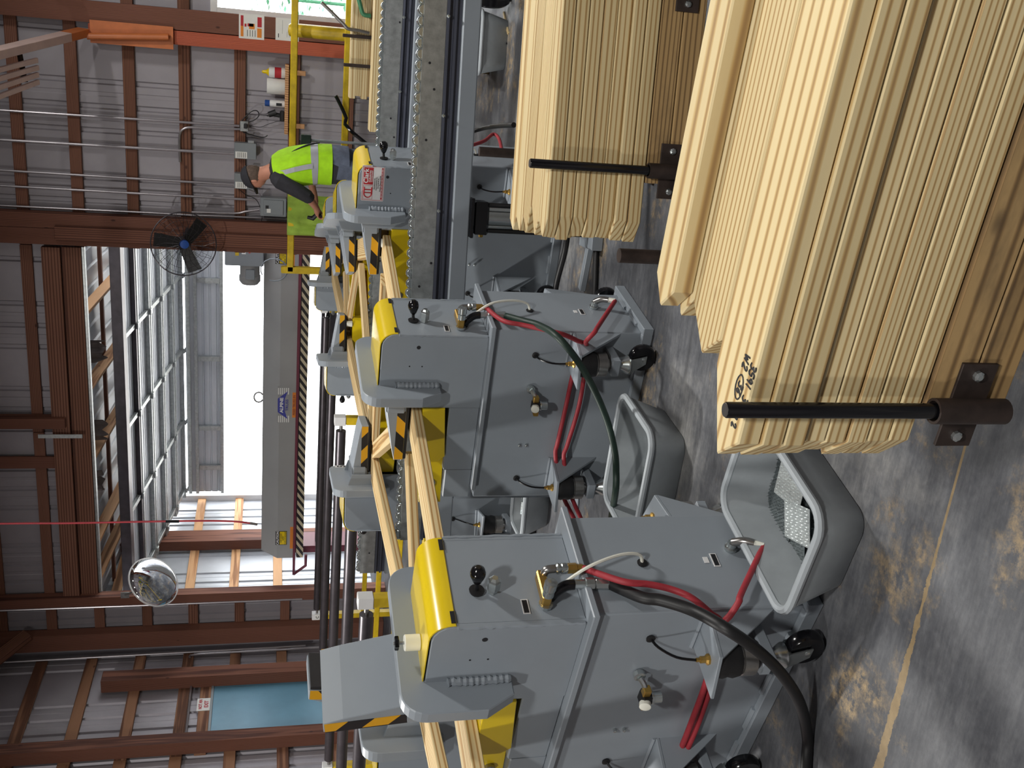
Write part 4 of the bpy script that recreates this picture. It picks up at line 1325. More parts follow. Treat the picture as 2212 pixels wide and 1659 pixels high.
M_galvd = paint('dull_galvanised_plate', (122, 130, 132), 0.4, 0.7, 0.3, 40.0)
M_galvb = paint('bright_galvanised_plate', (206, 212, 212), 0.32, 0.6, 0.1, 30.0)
hb = 0.172
A_, B_, D_ = atZ(1693, 1324.8, hb), atZ(1779.7, 1110.5, hb), atZ(1548.6, 1094.3, hb)
ux = (B_ - A_).normalized()
cen = A_ + (B_ - A_) / 2 + (D_ - A_) / 2
rz1 = math.atan2(ux.y, ux.x)
W1, D1 = (B_ - A_).length + 0.02, (D_ - A_).length + 0.02
t1 = tote(cen, rz1, W1, D1, hb, 'front grey tote with bright toothed plates, against the nearest press')
heap(cen, rz1, W1 - 0.17, D1 - 0.2, 0.012, 'loose toothed plates heaped in the front tote', 3, 90)
pm_a = plate_mesh(0.115, 0.13).mesh('connector_plate', M_galvb)
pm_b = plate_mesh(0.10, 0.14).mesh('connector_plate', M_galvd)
def plate(me, px, z, rot, tilt, label, grp, pxd=None):
    p = atZ(*px, z) if not isinstance(px, Vector) else px
    o = bpy.data.objects.new('connector_plate', me)
    link(o)
    o.location = (p.x, p.y, z)
    o.rotation_euler = (tilt[0], tilt[1], rot)
    return tag(o, label, 'metal plate', grp)
gp = 'toothed connector plates in the front tote'
plate(pm_a, (1708, 1045), 0.062, rz1 + 0.25, (0.10, 0.05), 'bright toothed plate with interlaced pattern in the front tote', gp)
plate(pm_a, (1722, 1130), 0.055, rz1 + 0.45, (0.06, -0.10), 'bright toothed plate with slot rows, nearest in the front tote', gp)
for i, (x, y) in enumerate(((1672, 1020), (1680, 1090), (1690, 1140), (1665, 1060), (1712, 1175), (1700, 985))):
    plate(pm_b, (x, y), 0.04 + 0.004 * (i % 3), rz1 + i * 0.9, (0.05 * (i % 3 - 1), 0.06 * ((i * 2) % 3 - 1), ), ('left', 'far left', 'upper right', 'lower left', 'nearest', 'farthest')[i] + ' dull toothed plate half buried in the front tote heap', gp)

t2 = tote((-1.60, 3.435), R(-6), 0.5, 0.40, 0.165, 'grey tote under the green hose, between the two nearest presses')
heap((-1.62, 3.45), R(-6), 0.3, 0.2, 0.012, 'loose toothed plates in the tote under the green hose', 5, 50)
for k in range(4):
    MB().box((0.02 + k * 0.045, -0.172 - 0.0, 0.085), (0.05 + k * 0.045, -0.166, 0.115 + 0.01 * (k % 2))).build('torn_label', M_paper, t2, Matrix.Rotation(R(-2), 4, 'X'))
t3 = tote((-2.50, 4.995), R(2), 0.42, 0.28, 0.16, 'grey tote of plates on the floor beneath press number 5')
for k in range(4):
    o = bpy.data.objects.new('connector_plate', pm_a if k % 2 else pm_b)
    link(o)
    o.location = (-2.58 + 0.05 * k, 4.985, 0.085 + 0.002 * k)
    o.rotation_euler = (0.55, 0.08 * k, 0.2 * k)
    tag(o, ('first', 'second', 'third', 'fourth')[k] + ' toothed plate from the left in the tote beneath press number 5', 'metal plate', 'toothed plates in the tote beneath number 5')
heap((-2.5, 4.99), R(2), 0.24, 0.1, 0.012, 'loose toothed plates in the tote beneath press number 5', 8, 30)
t4 = tote((-0.17, 7.22), R(4), 0.42, 0.5, 0.19, 'grey tote marked 4x4 under the right-hand rails')
lb = MB().box((-0.075, -0.226, 0.05), (0.045, -0.2215, 0.125)).build('label', M_paper, t4, Matrix.Rotation(R(-11), 4, 'X') @ Matrix.Translation((0, 0, -0.02)))
text('label_text', '4x4', 0.05, M_ink, TX((-0.015, -0.2268, 0.088), (1, 0, 0), (0, 0, 1)), lb, bold=0.001)
bw = thing('black_wheel', 'large black wheel with steel hub behind the 4x4 tote', 'wheel', (0.14, 7.05, 0), R(70))
MB().lathe([(0.05, -0.03), (0.14, -0.035), (0.155, -0.02), (0.155, 0.02), (0.14, 0.035), (0.05, 0.03)], (0, 0, 0.156), (0, 1, 0), 28).build('tyre', M_blackg, bw, None, True)
MB().lathe([(0.05, -0.034), (0.05, 0.034)], (0, 0, 0.156), (0, 1, 0), 16).build('hub', M_zinc, bw)

# ------------------------------------------------------------------ hoses
def hose(pts, r, mat, label, name='hose', grp=None, n=10, sub=6):
    m = MB()
    m.tube(pts, r, n, True, sub)
    o = m.build(name, mat, None, None, True)
    return tag(o, label, 'hose', grp)
def face_pt(key, px, py, axis, off):
    """point seen at a pixel on a plane parallel to a press face; axis 'y' = control side, 'x' = near side"""
    M_ = PRESS[key].matrix_world
    if axis == 'y': return atP(px, py, M_ @ Vector((0, off, 0)), M_.to_3x3() @ Vector((0, 1, 0)))
    return atP(px, py, M_ @ Vector((off, 0, 0)), M_.to_3x3() @ Vector((1, 0, 0)))
he = lw('p1', 0.09, B0 - 0.05, 0.60)
pts = [he] + [face_pt('p1', x, y, 'y', f_) for x, y, f_ in ((1385, 1290, -0.06), (1430, 1297, -0.075), (1500, 1320, -0.10), (1575, 1362, -0.14))]
pe = atZ(1744, 1590, 0.02)
pts += along([(1575, 1362), (1640, 1408), (1690, 1458), (1728, 1520), (1744, 1590)], pts[-1], pe)[1:]
pts += [atZ(1742, 1640, 0.018), atZ(1738, 1720, 0.018), atZ(1738, 1800, 0.018)]
hose(pts, 0.0165, M_black, 'thick black hydraulic hose looping from the nearest press to the floor', 'hydraulic_hose')
h0 = lw('p1', 0.14, B0 - 0.06, 0.668)
hose([h0] + [face_pt('p1', x, y, 'y', -0.075) for x, y in ((1345, 1256), (1400, 1262), (1450, 1273), (1495, 1292))] + [face_pt('p1', 1535, 1325, 'y', -0.03), face_pt('p1', 1556, 1348, 'x', -0.03), face_pt('p1', 1540, 1420, 'x', -0.028), face_pt('p1', 1520, 1490, 'x', -0.03), face_pt('p1', 1490, 1570, 'x', -0.035), face_pt('p1', 1460, 1650, 'x', -0.03), face_pt('p1', 1445, 1720, 'x', -0.03)],
     0.0095, M_red, 'red air hose from the brass fitting of the nearest press', 'air_hose', 'red air hoses')
h1 = lw('p1', 0.172, BL - 0.057, 0.115)
hose([h1] + [face_pt('p1', x, y, 'y', -0.07) for x, y in ((1602, 1280), (1596, 1300))] + [face_pt('p1', 1578, 1328, 'y', -0.04), face_pt('p1', 1562, 1352, 'x', -0.045), face_pt('p1', 1548, 1430, 'x', -0.03), face_pt('p1', 1533, 1490, 'x', -0.03), face_pt('p1', 1505, 1570, 'x', -0.03), face_pt('p1', 1470, 1655, 'x', -0.045), face_pt('p1', 1455, 1725, 'x', -0.045)],
     0.0095, M_red, 'red air hose from the low port of the nearest press', 'air_hose', 'red air hoses')
# second press
he = lw('p2', 0.09, B0 - 0.05, 0.60)
pts = [he] + [face_pt('p2', x, y, 'y', f_) for x, y, f_ in ((1130, 693, -0.07), (1165, 703, -0.09), (1205, 728, -0.13))]
pe = atZ(1330, 1010, 0.20)
pts += along([(1205, 728), (1250, 783), (1285, 845), (1312, 910), (1328, 975), (1331, 1020)], pts[-1], pe)[1:]
pts += [atZ(1330, 1060, 0.19), atZ(1322, 1110, 0.12), atZ(1312, 1180, 0.03), atZ(1305, 1260, 0.02)]
hose(pts, 0.0135, M_dgreen, 'dark green hydraulic hose arching from the second press', 'hydraulic_hose')
h0 = lw('p2', 0.14, B0 - 0.06, 0.668)
hose([h0] + [face_pt('p2', x, y, 'y', -0.075) for x, y in ((1085, 692), (1130, 702), (1175, 712), (1215, 722))] + [face_pt('p2', 1245, 735, 'y', -0.03), face_pt('p2', 1262, 748, 'x', -0.03), face_pt('p2', 1240, 800, 'x', -0.03), face_pt('p2', 1222, 880, 'x', -0.03), face_pt('p2', 1205, 955, 'x', -0.03), face_pt('p2', 1200, 985, 'x', -0.03), face_pt('p2', 1212, 1060, 'x', -0.03), face_pt('p2', 1240, 1120, 'x', -0.05)],
     0.0095, M_red, 'red air hose from the brass fitting of the second press', 'air_hose', 'red air hoses')
h1 = lw('p2', 0.172, BL - 0.057, 0.115)
hose([h1] + [face_pt('p2', x, y, 'y', -0.07) for x, y in ((1292, 705), (1284, 718))] + [face_pt('p2', 1266, 738, 'y', -0.03), face_pt('p2', 1268, 752, 'x', -0.045), face_pt('p2', 1262, 810, 'x', -0.045), face_pt('p2', 1250, 880, 'x', -0.045), face_pt('p2', 1226, 960, 'x', -0.045), face_pt('p2', 1218, 990, 'x', -0.045), face_pt('p2', 1230, 1060, 'x', -0.045), face_pt('p2', 1255, 1120, 'x', -0.06)],
     0.0095, M_red, 'red air hose from the low port of the second press', 'air_hose', 'red air hoses')
# floor hoses behind the second stack
hose([atZ(1110, 270, 0.3), atZ(1075, 272, 0.25), atZ(1045, 277, 0.2), atZ(1005, 290, 0.3), atZ(985, 310, 0.4)], 0.014, M_black, 'black hose looping under the nearer rail', 'hydraulic_hose')
p3f = lambda x, y: face_pt('p3', x, y, 'y', -0.12)
hose([p3f(1085, 330), p3f(1078, 300), p3f(1065, 290), p3f(1045, 305), p3f(1005, 318), p3f(985, 322)], 0.009, M_red, 'dark red air hose looping beside the third press', 'air_hose', 'red air hoses')
for (x0, x1), lab in (((1232, 1200), 'left black hose running along the floor behind the second stack'), ((1300, 1285), 'right black hose running along the floor behind the second stack')):
    hose([atZ(x0 - 5, 480, 0.015), atZ(x0 - 12, 540, 0.015), atZ(x1, 620, 0.015), atZ(x1 - 6, 700, 0.015)], 0.014, M_black, lab, 'hydraulic_hose')
st = thing('floor_channel', 'grey steel strip lying on the floor behind the second stack', 'steel strip', atZ(1275, 560, 0), 0)
q0, q1 = atZ(1285, 510, 0), atZ(1263, 625, 0)
MB().bbox((0, -0.02, 0), ((q1 - q0).length, 0.02, 0.03), 0.003).build('strip', M_grey, st, Matrix.Translation(q0 - st.location) @ Matrix.Rotation(math.atan2(q1.y - q0.y, q1.x - q0.x), 4, 'Z'))
# small offcuts and wrapper on the floor
for (a, b, w, lab, mat) in (((1090, 28), (1100, 72), 0.012, 'thin wooden offcut on the floor by the 4x4 tote', M_pine), ((1690, 1660), (1660, 1700), 0.01, None, None)):
    if not lab: continue
    q0, q1 = atZ(*a, 0), atZ(*b, 0)
    board('offcut', lab, (q0.x, q0.y), (q1.x, q1.y), 0.02, 0.0, 0.012, mat, 'offcut')
p = atZ(1013, 215, 0)
m = MB()
q = random.Random(4)
vs_, n_ = [], 9
for i in range(n_):
    for j in range(n_):
        vs_.append((p.x + (i - 4) * 0.016, p.y + (j - 4) * 0.022, 0.004 + 0.035 * q.random() * max(0, 1 - ((i - 4) ** 2 + (j - 4) ** 2) / 20)))
m.add(vs_, [(i * n_ + j, i * n_ + j + 1, (i + 1) * n_ + j + 1, (i + 1) * n_ + j) for i in range(n_ - 1) for j in range(n_ - 1)])
tag(m.build('crumpled_foil', M_zinc), 'crumpled silvery wrapper on the floor under the nearer rail', 'wrapper')
p = atZ(1093, 100, 0)
m = MB()
m.tube([p + Vector((0.03 * math.cos(R(a)), 0.045 * math.sin(R(a)), 0.004)) for a in range(-60, 150, 20)], 0.004, 6)
tag(m.build('cable_scrap', M_black), 'bent scrap of black cable on the floor by the 4x4 tote', 'cable')

# ------------------------------------------------------------------ roller gantry press in the opening
YP = 12.55
pr_ = thing('roller_press', 'long grey roller press with a violet mountain logo standing in the opening', 'machine', (0, YP, 0))
xl_, xr_ = atY(620, 1205, YP).x, xo1 + 0.9
zf0, zf1 = atY(641, 900, YP).z, atY(603, 900, YP).z
ztp = atY(567, 900, YP + 0.28).z
m = MB().prism([(0.0, zf0), (0.55, zf0), (0.55, ztp), (0.24, ztp), (0.0, zf1)], xl_, xr_, 0, YZ)
m.build('beam_housing', M_press, pr_)
MB().bbox((xl_ - 0.25, -0.03, zf0 - 0.02), (xr_, 0.0, zf0 + 0.015), 0.003).build('guard_rail', M_maroon, pr_)
hz = MB().box((-0.006, 0, -0.05), (0, xr_ - xl_ - 0.02, 0.042)).build('hazard_stripe', M_hazp, pr_, Matrix.Translation((xr_ - 0.01, -0.012, zf0 - 0.072)) @ Matrix.Rotation(R(90), 4, 'Z'))
MB().cyl((xl_ + 0.1, 0.25, zf0 + 0.0), (xr_ - 0.1, 0.25, zf0 + 0.0), 0.09, 24).build('top_roller', M_pipe, pr_, None, True)
MB().cyl((xl_ + 0.1, 0.25, 0.78), (xr_ - 0.1, 0.25, 0.78), 0.1, 24).build('bottom_roller', M_pipe, pr_, None, True)
for x in (xl_ + 0.02, xr_ - 0.12):
    MB().bbox((x, 0.1, 0.0), (x + 0.1, 0.5, zf0), 0.005).build('column', M_maroon, pr_)
MB().tube([(xl_ - 0.25, -0.015, zf0), (xl_ - 0.12, -0.015, zf0 - 0.16), (xl_ + 0.05, -0.015, zf0 - 0.16)], 0.02, 8).build('guard_bracket', M_maroon, pr_)
ey = atY(557, 858, YP + 0.3)
m = MB()
m.tube([Vector((ey.x + 0.07 * math.cos(R(a)), 0.3, ztp + 0.05 + 0.06 * math.sin(R(a)))) for a in range(-60, 250, 30)], 0.012, 6)
m.build('lifting_eye', M_press, pr_)
def ploc(px, py): 
    v = atY(px, py, YP)
    return Vector((v.x, -0.001, v.z))
def sticker(px0, py0, px1, py1, mat, name='sticker', d=0.0, parent=None):
    a, b = ploc(px0, py0), ploc(px1, py1)
    return MB().box((min(a.x, b.x), -0.002 - d, min(a.z, b.z)), (max(a.x, b.x), -0.0005 - d, max(a.z, b.z))).build(name, mat, parent or pr_)
def ptext(s, px, py, size, mat, parent, d=0.004, bold=0.0, sx=1.0):
    v = ploc(px, py)
    return text('sticker_text', s, size, mat, TX((v.x, -d, v.z), (1, 0, 0), (0, 0, 1)), parent, bold=bold, sx=sx)
lg = sticker(599, 914, 626, 834, M_press, 'logo_plate')
for k in range(6):
    for y0, y1 in ((852, 838), (912, 898)):
        sticker(600.5 + k * 4.3, y0, 602.8 + k * 4.3, y1, M_paper, 'logo_bar', 0.001, lg)
a = [ploc(x, y) for x, y in ((600, 890), (600, 861), (622, 845), (615, 862), (615, 888), (621, 905))]
MB().prism([(v.x, v.z) for v in a], 0.0025, 0.004, 0, Matrix(((1, 0, 0, 0), (0, 0, -1, 0), (0, 1, 0, 0), (0, 0, 0, 1)))).build('logo_mountain', M_logo, lg)
sz = lambda px_h: px_h * depth_of(atY(610, 870, YP)) / FPX
ptext('ALPINE', 608.5, 875, sz(9.5), M_paper, lg, 0.006, 0.002, 1.15)
ptext('TRUSS', 620, 875, sz(8), M_logo, lg, 0.006, 0.001, 1.2)
of_ = sticker(631, 902, 646, 848, M_orp, 'warning_sticker')
ptext('FEED TRUSS IN', 635.5, 875, sz(7), M_maroon, of_, 0.006)
ptext('THIS SIDE ONLY', 642, 875, sz(7), M_maroon, of_, 0.006)
for y0, y1, ob in ((1177, 1147, True), (570, 534, True)):
    cs = sticker(595, y0, 620, y1, M_ink, 'caution_sticker')
    sticker(604, y0 - 1.2, 618.5, y1 + 1.2, M_yel, 'caution_panel', 0.0012, cs)
    ym = (y0 + y1) / 2
    ptext('CAUTION', 599.8, ym, sz(7.5), M_paper, cs, 0.006, 0.001)
    for k, s in enumerate(('KEEP HANDS', '& FEET', 'CLEAR OF ROLLERS')): ptext(s, 607 + k * 4.5, ym, sz(4.0), M_ink, cs, 0.006)
    o2 = sticker(626, y0 + 8, 637, y1 - 9 if y1 > 600 else y1, M_orp, 'warning_sticker')
    for k in range(3): sticker(628 + k * 3, y0 + 4, 629 + k * 3, (y1 - 5) if y1 > 600 else y1 + 3, M_rust, 'sticker_line', 0.001, o2)
# control box, gear motor and cables on top of the right end
bx0, bx1 = atY(540, 575, YP + 0.1).x, atY(540, 528, YP + 0.1).x
cbx = MB().bbox((bx0, 0.1, atY(570, 550, YP + 0.1).z), (bx1 + 0.15, 0.4, atY(485, 550, YP + 0.1).z), 0.01).build('control_box', M_panel, pr_)
for px0, py0, px1, py1, mt in ((522, 549, 531, 538, M_paper), (537, 547, 541, 539, M_redp), (508, 552, 516, 540, M_yelm)):
    a, b = atY(px0, py0, YP + 0.098), atY(px1, py1, YP + 0.098)
    MB().box((min(a.x, b.x), 0.097, min(a.z, b.z)), (max(a.x, b.x), 0.099, max(a.z, b.z))).build('box_sticker', mt, cbx)
mz = atY(540, 600, YP + 0.3).z
mo = MB().lathe([(0.11, 0), (0.12, 0.02), (0.12, 0.16), (0.13, 0.17), (0.13, 0.24), (0.10, 0.28), (0.05, 0.29)], (bx0 + 0.02, 0.25, mz), (-1, 0, 0), 20).build('gear_motor', M_press, pr_, None, True)
MB().bbox((bx0 - 0.17, 0.1, mz - 0.06), (bx0 - 0.05, 0.14, mz + 0.05), 0.006).build('junction_box', M_panel, mo)
cc_ = atY(592, 583, YP - 0.02)
m = MB()
m.tube([Vector((cc_.x + 0.14 * math.cos(R(a)), -0.02, cc_.z + 0.16 * math.sin(R(a)))) for a in range(-200, 140, 20)], 0.008, 6)
m.build('cable_loop', M_panel, pr_)

# ------------------------------------------------------------------ wall fan, mirror, hanging hose
YF = yp - 0.3
fc = atY(397, 527, YF)
RF = 68 * depth_of(fc) / FPX
fn = thing('wall_fan', 'round wall fan with three dark blades and blue hub beside the opening', 'fan', fc)
nf = (CAM - fc).normalized() * 0.75 + Vector((0, -0.25, -0.1))
Mf = frame((0, 0, 0), Vector((0, 0, 1)).cross(nf), nf)
def ft(s): return [Mf @ Vector(p) for p in s]
m = MB()
ring = lambda r, z, n=40: [Vector((r * math.cos(2 * math.pi * k / n), r * math.sin(2 * math.pi * k / n), z)) for k in range(n + 1)]
m.tube(ft(ring(RF, 0.0)), 0.007, 6, False)
m.build('cage_ring', M_pipe, fn, None, True)
m = MB()
for k in range(22):
    a = 2 * math.pi * k / 22
    m.tube(ft([Vector((RF * math.cos(a + 0.25), RF * math.sin(a + 0.25), 0)), Vector((RF * 0.6 * math.cos(a + 0.1), RF * 0.6 * math.sin(a + 0.1), 0.08)), Vector((0.06 * math.cos(a), 0.06 * math.sin(a), 0.10))]), 0.0022, 4)
    m.tube(ft([Vector((RF * math.cos(a), RF * math.sin(a), 0)), Vector((RF * 0.6 * math.cos(a), RF * 0.6 * math.sin(a), -0.08)), Vector((0.06 * math.cos(a), 0.06 * math.sin(a), -0.10))]), 0.0022, 4)
for rr in (0.35, 0.55, 0.75, 0.9):
    m.tube(ft(ring(RF * rr, 0.09 * math.sqrt(1 - rr * rr) + 0.01, 32)), 0.0018, 4, False)
tag(m.build('cage_wires', M_pipe, fn), None, None, None, 'stuff')
for k in range(3):
    a0 = R(-40 + k * 120)
    bl = [(0.05, -0.06), (0.05, 0.05), (RF * 0.9, 0.085), (RF * 0.92, -0.06)]
    m = MB()
    vs_ = []
    for z in (-0.004, 0.004):
        for x, y in bl:
            p = Vector((x, y, z + y * 0.45))
            vs_.append(Mf @ (Matrix.Rotation(a0, 4, 'Z') @ p))
    m.add(vs_, [(3, 2, 1, 0), (4, 5, 6, 7), (0, 1, 5, 4), (1, 2, 6, 5), (2, 3, 7, 6), (3, 0, 4, 7)])
    m.build('blade', M_black, fn)
axf = Mf.to_3x3() @ Vector((0, 0, 1))
MB().lathe([(0.045, 0.02), (0.05, 0.05), (0.045, 0.11), (0.02, 0.115)], (0, 0, 0), axf, 18).build('hub', M_blue, fn, None, True)
MB().lathe([(0.07, -0.2), (0.08, -0.18), (0.08, -0.04), (0.05, 0.0)], (0, 0, 0), axf, 16).build('motor', M_pipe, fn, None, True)
MB().tube([Vector((0, 0, 0)) - axf * 0.15, Vector((0.1, (yp - YF), -0.02))], 0.025, 8).build('wall_bracket', M_pipe, fn)

YM = yp - 0.35
mc = atY(332, 1257, YM)
rm = 56 * depth_of(mc) / FPX
mr = thing('convex_mirror', 'round convex safety mirror with white rim left of the opening', 'mirror', mc)
nm_ = (-ray(332, 1257).normalized()) * 0.62 + (_r2 * 0.62 + _d2 * 0.70) * 0.78
nm_.normalize()
MB().lathe([(rm, 0), (rm * 0.98, 0.012), (rm * 0.85, 0.04), (rm * 0.6, 0.07), (rm * 0.3, 0.088), (rm * 0.05, 0.093)], (0, 0, 0), nm_, 40).build('mirror_dome', M_mirror, mr, None, True)
a = nm_.cross(Vector((0, 0, 1))).normalized()
b = nm_.cross(a)
MB().tube([(a * math.cos(2 * math.pi * k / 40) + b * math.sin(2 * math.pi * k / 40)) * rm for k in range(41)], 0.011, 6, False).build('rim', M_white, mr, None, True)
arm_end = Vector((atY(270, 1285, yp).x, yp, atY(270, 1285, yp).z)) - mc
MB().tube([-nm_ * 0.01, -nm_ * 0.12, arm_end], 0.012, 8).build('arm', M_galv, mr)
MB().bbox((arm_end.x - 0.04, arm_end.y - 0.012, arm_end.z - 0.05), (arm_end.x + 0.04, arm_end.y, arm_end.z + 0.05), 0.002).build('wall_plate', M_galv, mr)

YH = 8.6
hp = [atY(x, y, YH) for x, y in ((0, 1131), (150, 1130), (300, 1127), (430, 1125), (500, 1126), (540, 1130))]
top = hp[0].copy(); top.z = ROOF - 0.1
hr = thing('hanging_hose', 'thin red air hose hanging from the roof before the opening', 'hose', (hp[0].x, YH, 0))
off_ = Vector((hp[0].x, YH, 0))
MB().tube([top - off_] + [p - off_ for p in hp], 0.009, 8, True, 4).build('hose', M_red, hr, None, True)
c0, c1 = atY(358, 1126, YH) - off_, atY(387, 1126, YH) - off_
MB().cyl(c0, c1, 0.014, 10).build('coupler', M_blackg, hr)
MB().cyl(hp[-1] - off_, atY(556, 1133, YH) - off_, 0.012, 10).build('blow_nozzle', M_steel, hr)

# ------------------------------------------------------------------ conduits, boxes and papers on the walls
YC = yg - 0.02
def conduit(pix, label, r=0.014, fn_=None, wall='far', sub=0):
    pts = [(atY(x, y, YC) if wall == 'far' else atX(x, y, xg + 0.02)) for x, y in pix]
    if pix[0][0] == 0:
        q = pts[0].copy()
        q.z = ROOF - 0.1
        pts = [q] + pts
    m = MB()
    m.tube(pts, r, 8, True, sub)
    return tag(m.build('conduit', M_conduit, None, None, True), label, 'conduit', 'metal conduits on the walls')
conduit([(0, 238), (517, 272)], 'rightmost vertical conduit, ending at the open junction box')
conduit([(518, 279), (450, 277), (412, 275), (396, 279), (388, 292), (388, 330), (389, 350)], 'short conduit bent over from the open junction box', sub=3)
conduit([(0, 302), (505, 332)], 'vertical conduit running down to the right-hand switch box', 0.017)
conduit([(0, 367.6), (505, 399)], 'vertical conduit running down to the left-hand switch box')
conduit([(0, 401), (480, 428), (556, 432)], 'vertical conduit running down to the breaker panel')
conduit([(0, 444), (330, 460), (414, 465), (500, 468), (660, 476)], 'leftmost vertical conduit of the far wall, passing behind the fan')
conduit([(414, 458), (505, 461), (530, 457), (560, 453)], 'short conduit bending into the breaker panel', sub=3)
YS = YC
YC = yp - 0.0
conduit([(0, 1319), (330, 1307), (653, 1294)], 'vertical conduit on the post left of the opening')
conduit([(0, 1431), (400, 1409), (600, 1398), (660, 1394)], 'vertical conduit near the corner of the left wall', wall='left')
conduit([(410, 1420), (430, 1413), (600, 1404), (665, 1400)], 'short conduit joining the one near the corner', wall='left', sub=3)
conduit([(414, 1475), (401, 1585)], 'level conduit under a girt above the blue door', wall='left')
YC = YS

def wall_box(name, label, cat, px0, py0, px1, py1, dep, mat, grp=None):
    a, b = atY(px0, py0, YC - dep), atY(px1, py1, YC - dep)
    lo, hi = (min(a.x, b.x), YC - dep, min(a.z, b.z)), (max(a.x, b.x), yg - 0.001, max(a.z, b.z))
    o = thing(name, label, cat, ((lo[0] + hi[0]) / 2, yg, lo[2]), 0, grp)
    off = Vector(o.location)
    MB().bbox(Vector(lo) - off, Vector(hi) - off, 0.006).build('housing', mat, o)
    return o, Vector(lo) - off, Vector(hi) - off
for py0, py1, w_ in ((342, 311, 'right'), (407, 377, 'left')):
    o, lo, hi = wall_box('switch_box', f'{w_}-hand of two grey switch boxes with a paper label on the far wall', 'switch box', 506, py0, 554, py1, 0.1, M_panel, 'grey switch boxes')
    w_x, h_z = hi.x - lo.x, hi.z - lo.z
    MB().box((lo.x + 0.03 * w_x, lo.y - 0.002, lo.z + 0.42 * h_z), (lo.x + 0.45 * w_x, lo.y - 0.0005, lo.z + 0.95 * h_z)).build('paper_label', M_paper, o)
    MB().bbox((hi.x - 0.002, lo.y + 0.02, lo.z + 0.1 * h_z), (hi.x + 0.03, lo.y + 0.05, lo.z + 0.4 * h_z), 0.004).build('switch_handle', M_zinc, o)
    m = MB()
    for k in range(5): m.box((lo.x + 0.08 * w_x, lo.y - 0.003, lo.z + (0.5 + 0.08 * k) * h_z), (lo.x + 0.4 * w_x, lo.y - 0.002, lo.z + (0.52 + 0.08 * k) * h_z))
    m.build('label_lines', M_ink, o)['kind'] = 'stuff'
o, lo, hi = wall_box('breaker_panel', 'grey breaker panel behind the green cloth on the rail', 'panel', 562, 466, 619, 430, 0.1, M_panel)
w_x, h_z = hi.x - lo.x, hi.z - lo.z
d_ = MB().bbox((lo.x + 0.1 * w_x, lo.y - 0.012, lo.z + 0.12 * h_z), (hi.x - 0.1 * w_x, lo.y - 0.001, lo.z + 0.88 * h_z), 0.003).build('door', M_panel, o)
MB().box((lo.x + 0.2 * w_x, lo.y - 0.014, lo.z + 0.6 * h_z), (lo.x + 0.42 * w_x, lo.y - 0.0125, lo.z + 0.75 * h_z)).build('paper_label', M_paper, d_)
MB().box((lo.x + 0.42 * w_x, lo.y - 0.014, lo.z + 0.68 * h_z), (lo.x + 0.6 * w_x, lo.y - 0.0125, lo.z + 0.8 * h_z)).build('latch', M_ink, d_)
o, lo, hi = wall_box('junction_box', 'small open junction box with a black plug on the far wall', 'junction box', 518, 283, 537, 263, 0.06, M_galv)
MB().bbox((lo.x + 0.035, lo.y - 0.05, lo.z + 0.01), (hi.x - 0.02, lo.y - 0.001, lo.z + 0.05), 0.006).build('plug', M_black, o)
def cable(pix, label, r=0.006, Y_=None):
    m = MB()
    m.tube([atY(x, y, (Y_ or YC) - 0.03) for x, y in pix], r, 6, True, 5)
    return tag(m.build('cable', M_black, None, None, True), label, 'cable', 'cables on the far wall')
cable([(522, 262), (530, 252), (545, 240), (556, 240), (559, 250), (548, 260), (533, 264)], 'black cable looped beside the open junction box')
cable([(524, 284), (530, 287), (545, 292), (562, 296), (572, 296), (578, 292)], 'black cable with a plug end below the open junction box')
cable([(537, 270), (560, 275), (580, 268), (600, 262), (608, 262)], 'thin wire from the junction box to the drill on the shelf', 0.003)
cable([(513, 405), (530, 420), (552, 430), (562, 448), (566, 470), (556, 500), (535, 512), (510, 514), (480, 517), (462, 520)], 'thin cable hanging in an arc to the wall fan', 0.004)

def paper(px0, py0, px1, py1, label, parts, Y_):
    a, b = atY(px0, py0, Y_), atY(px1, py1, Y_)
    lo, hi = Vector((min(a.x, b.x), 0, min(a.z, b.z))), Vector((max(a.x, b.x), 0, max(a.z, b.z)))
    o = thing('poster', label, 'poster', (lo.x, Y_, lo.z), 0)
    w_, h_ = hi.x - lo.x, hi.z - lo.z
    MB().box((0, -0.003, 0), (w_, -0.0005, h_)).build('sheet', M_paper, o)
    for x0, z0, x1, z1, mat in parts:
        MB().box((x0 * w_, -0.0042, z0 * h_), (x1 * w_, -0.003, z1 * h_)).build('print', mat, o)
    return o
paper(516, 82, 571, 33, 'poster with red and orange bars pinned to the post by the window', [(0.08, 0.82, 0.5, 0.93, M_orp), (0.5, 0.82, 0.92, 0.93, M_redp), (0.08, 0.1, 0.45, 0.28, M_orp), (0.5, 0.1, 0.9, 0.27, M_redp), (0.4, 0.38, 0.62, 0.6, M_orp), (0.5, 0.42, 0.62, 0.66, M_redp), (0.48, 0.7, 0.6, 0.78, M_redp), (0.1, 0.35, 0.36, 0.37, M_ink), (0.1, 0.45, 0.36, 0.47, M_ink), (0.1, 0.55, 0.36, 0.57, M_ink), (0.1, 0.65, 0.36, 0.67, M_ink)], yp)
paper(595, 86, 646, 42, 'plain grey notice sheet pinned below the red and orange poster', [(0.12, 0.86, 0.3, 0.89, M_ink), (0.3, 0.7, 0.9, 0.71, M_panel), (0.15, 0.4, 0.5, 0.41, M_panel), (0.15, 0.5, 0.4, 0.51, M_panel)], yp)
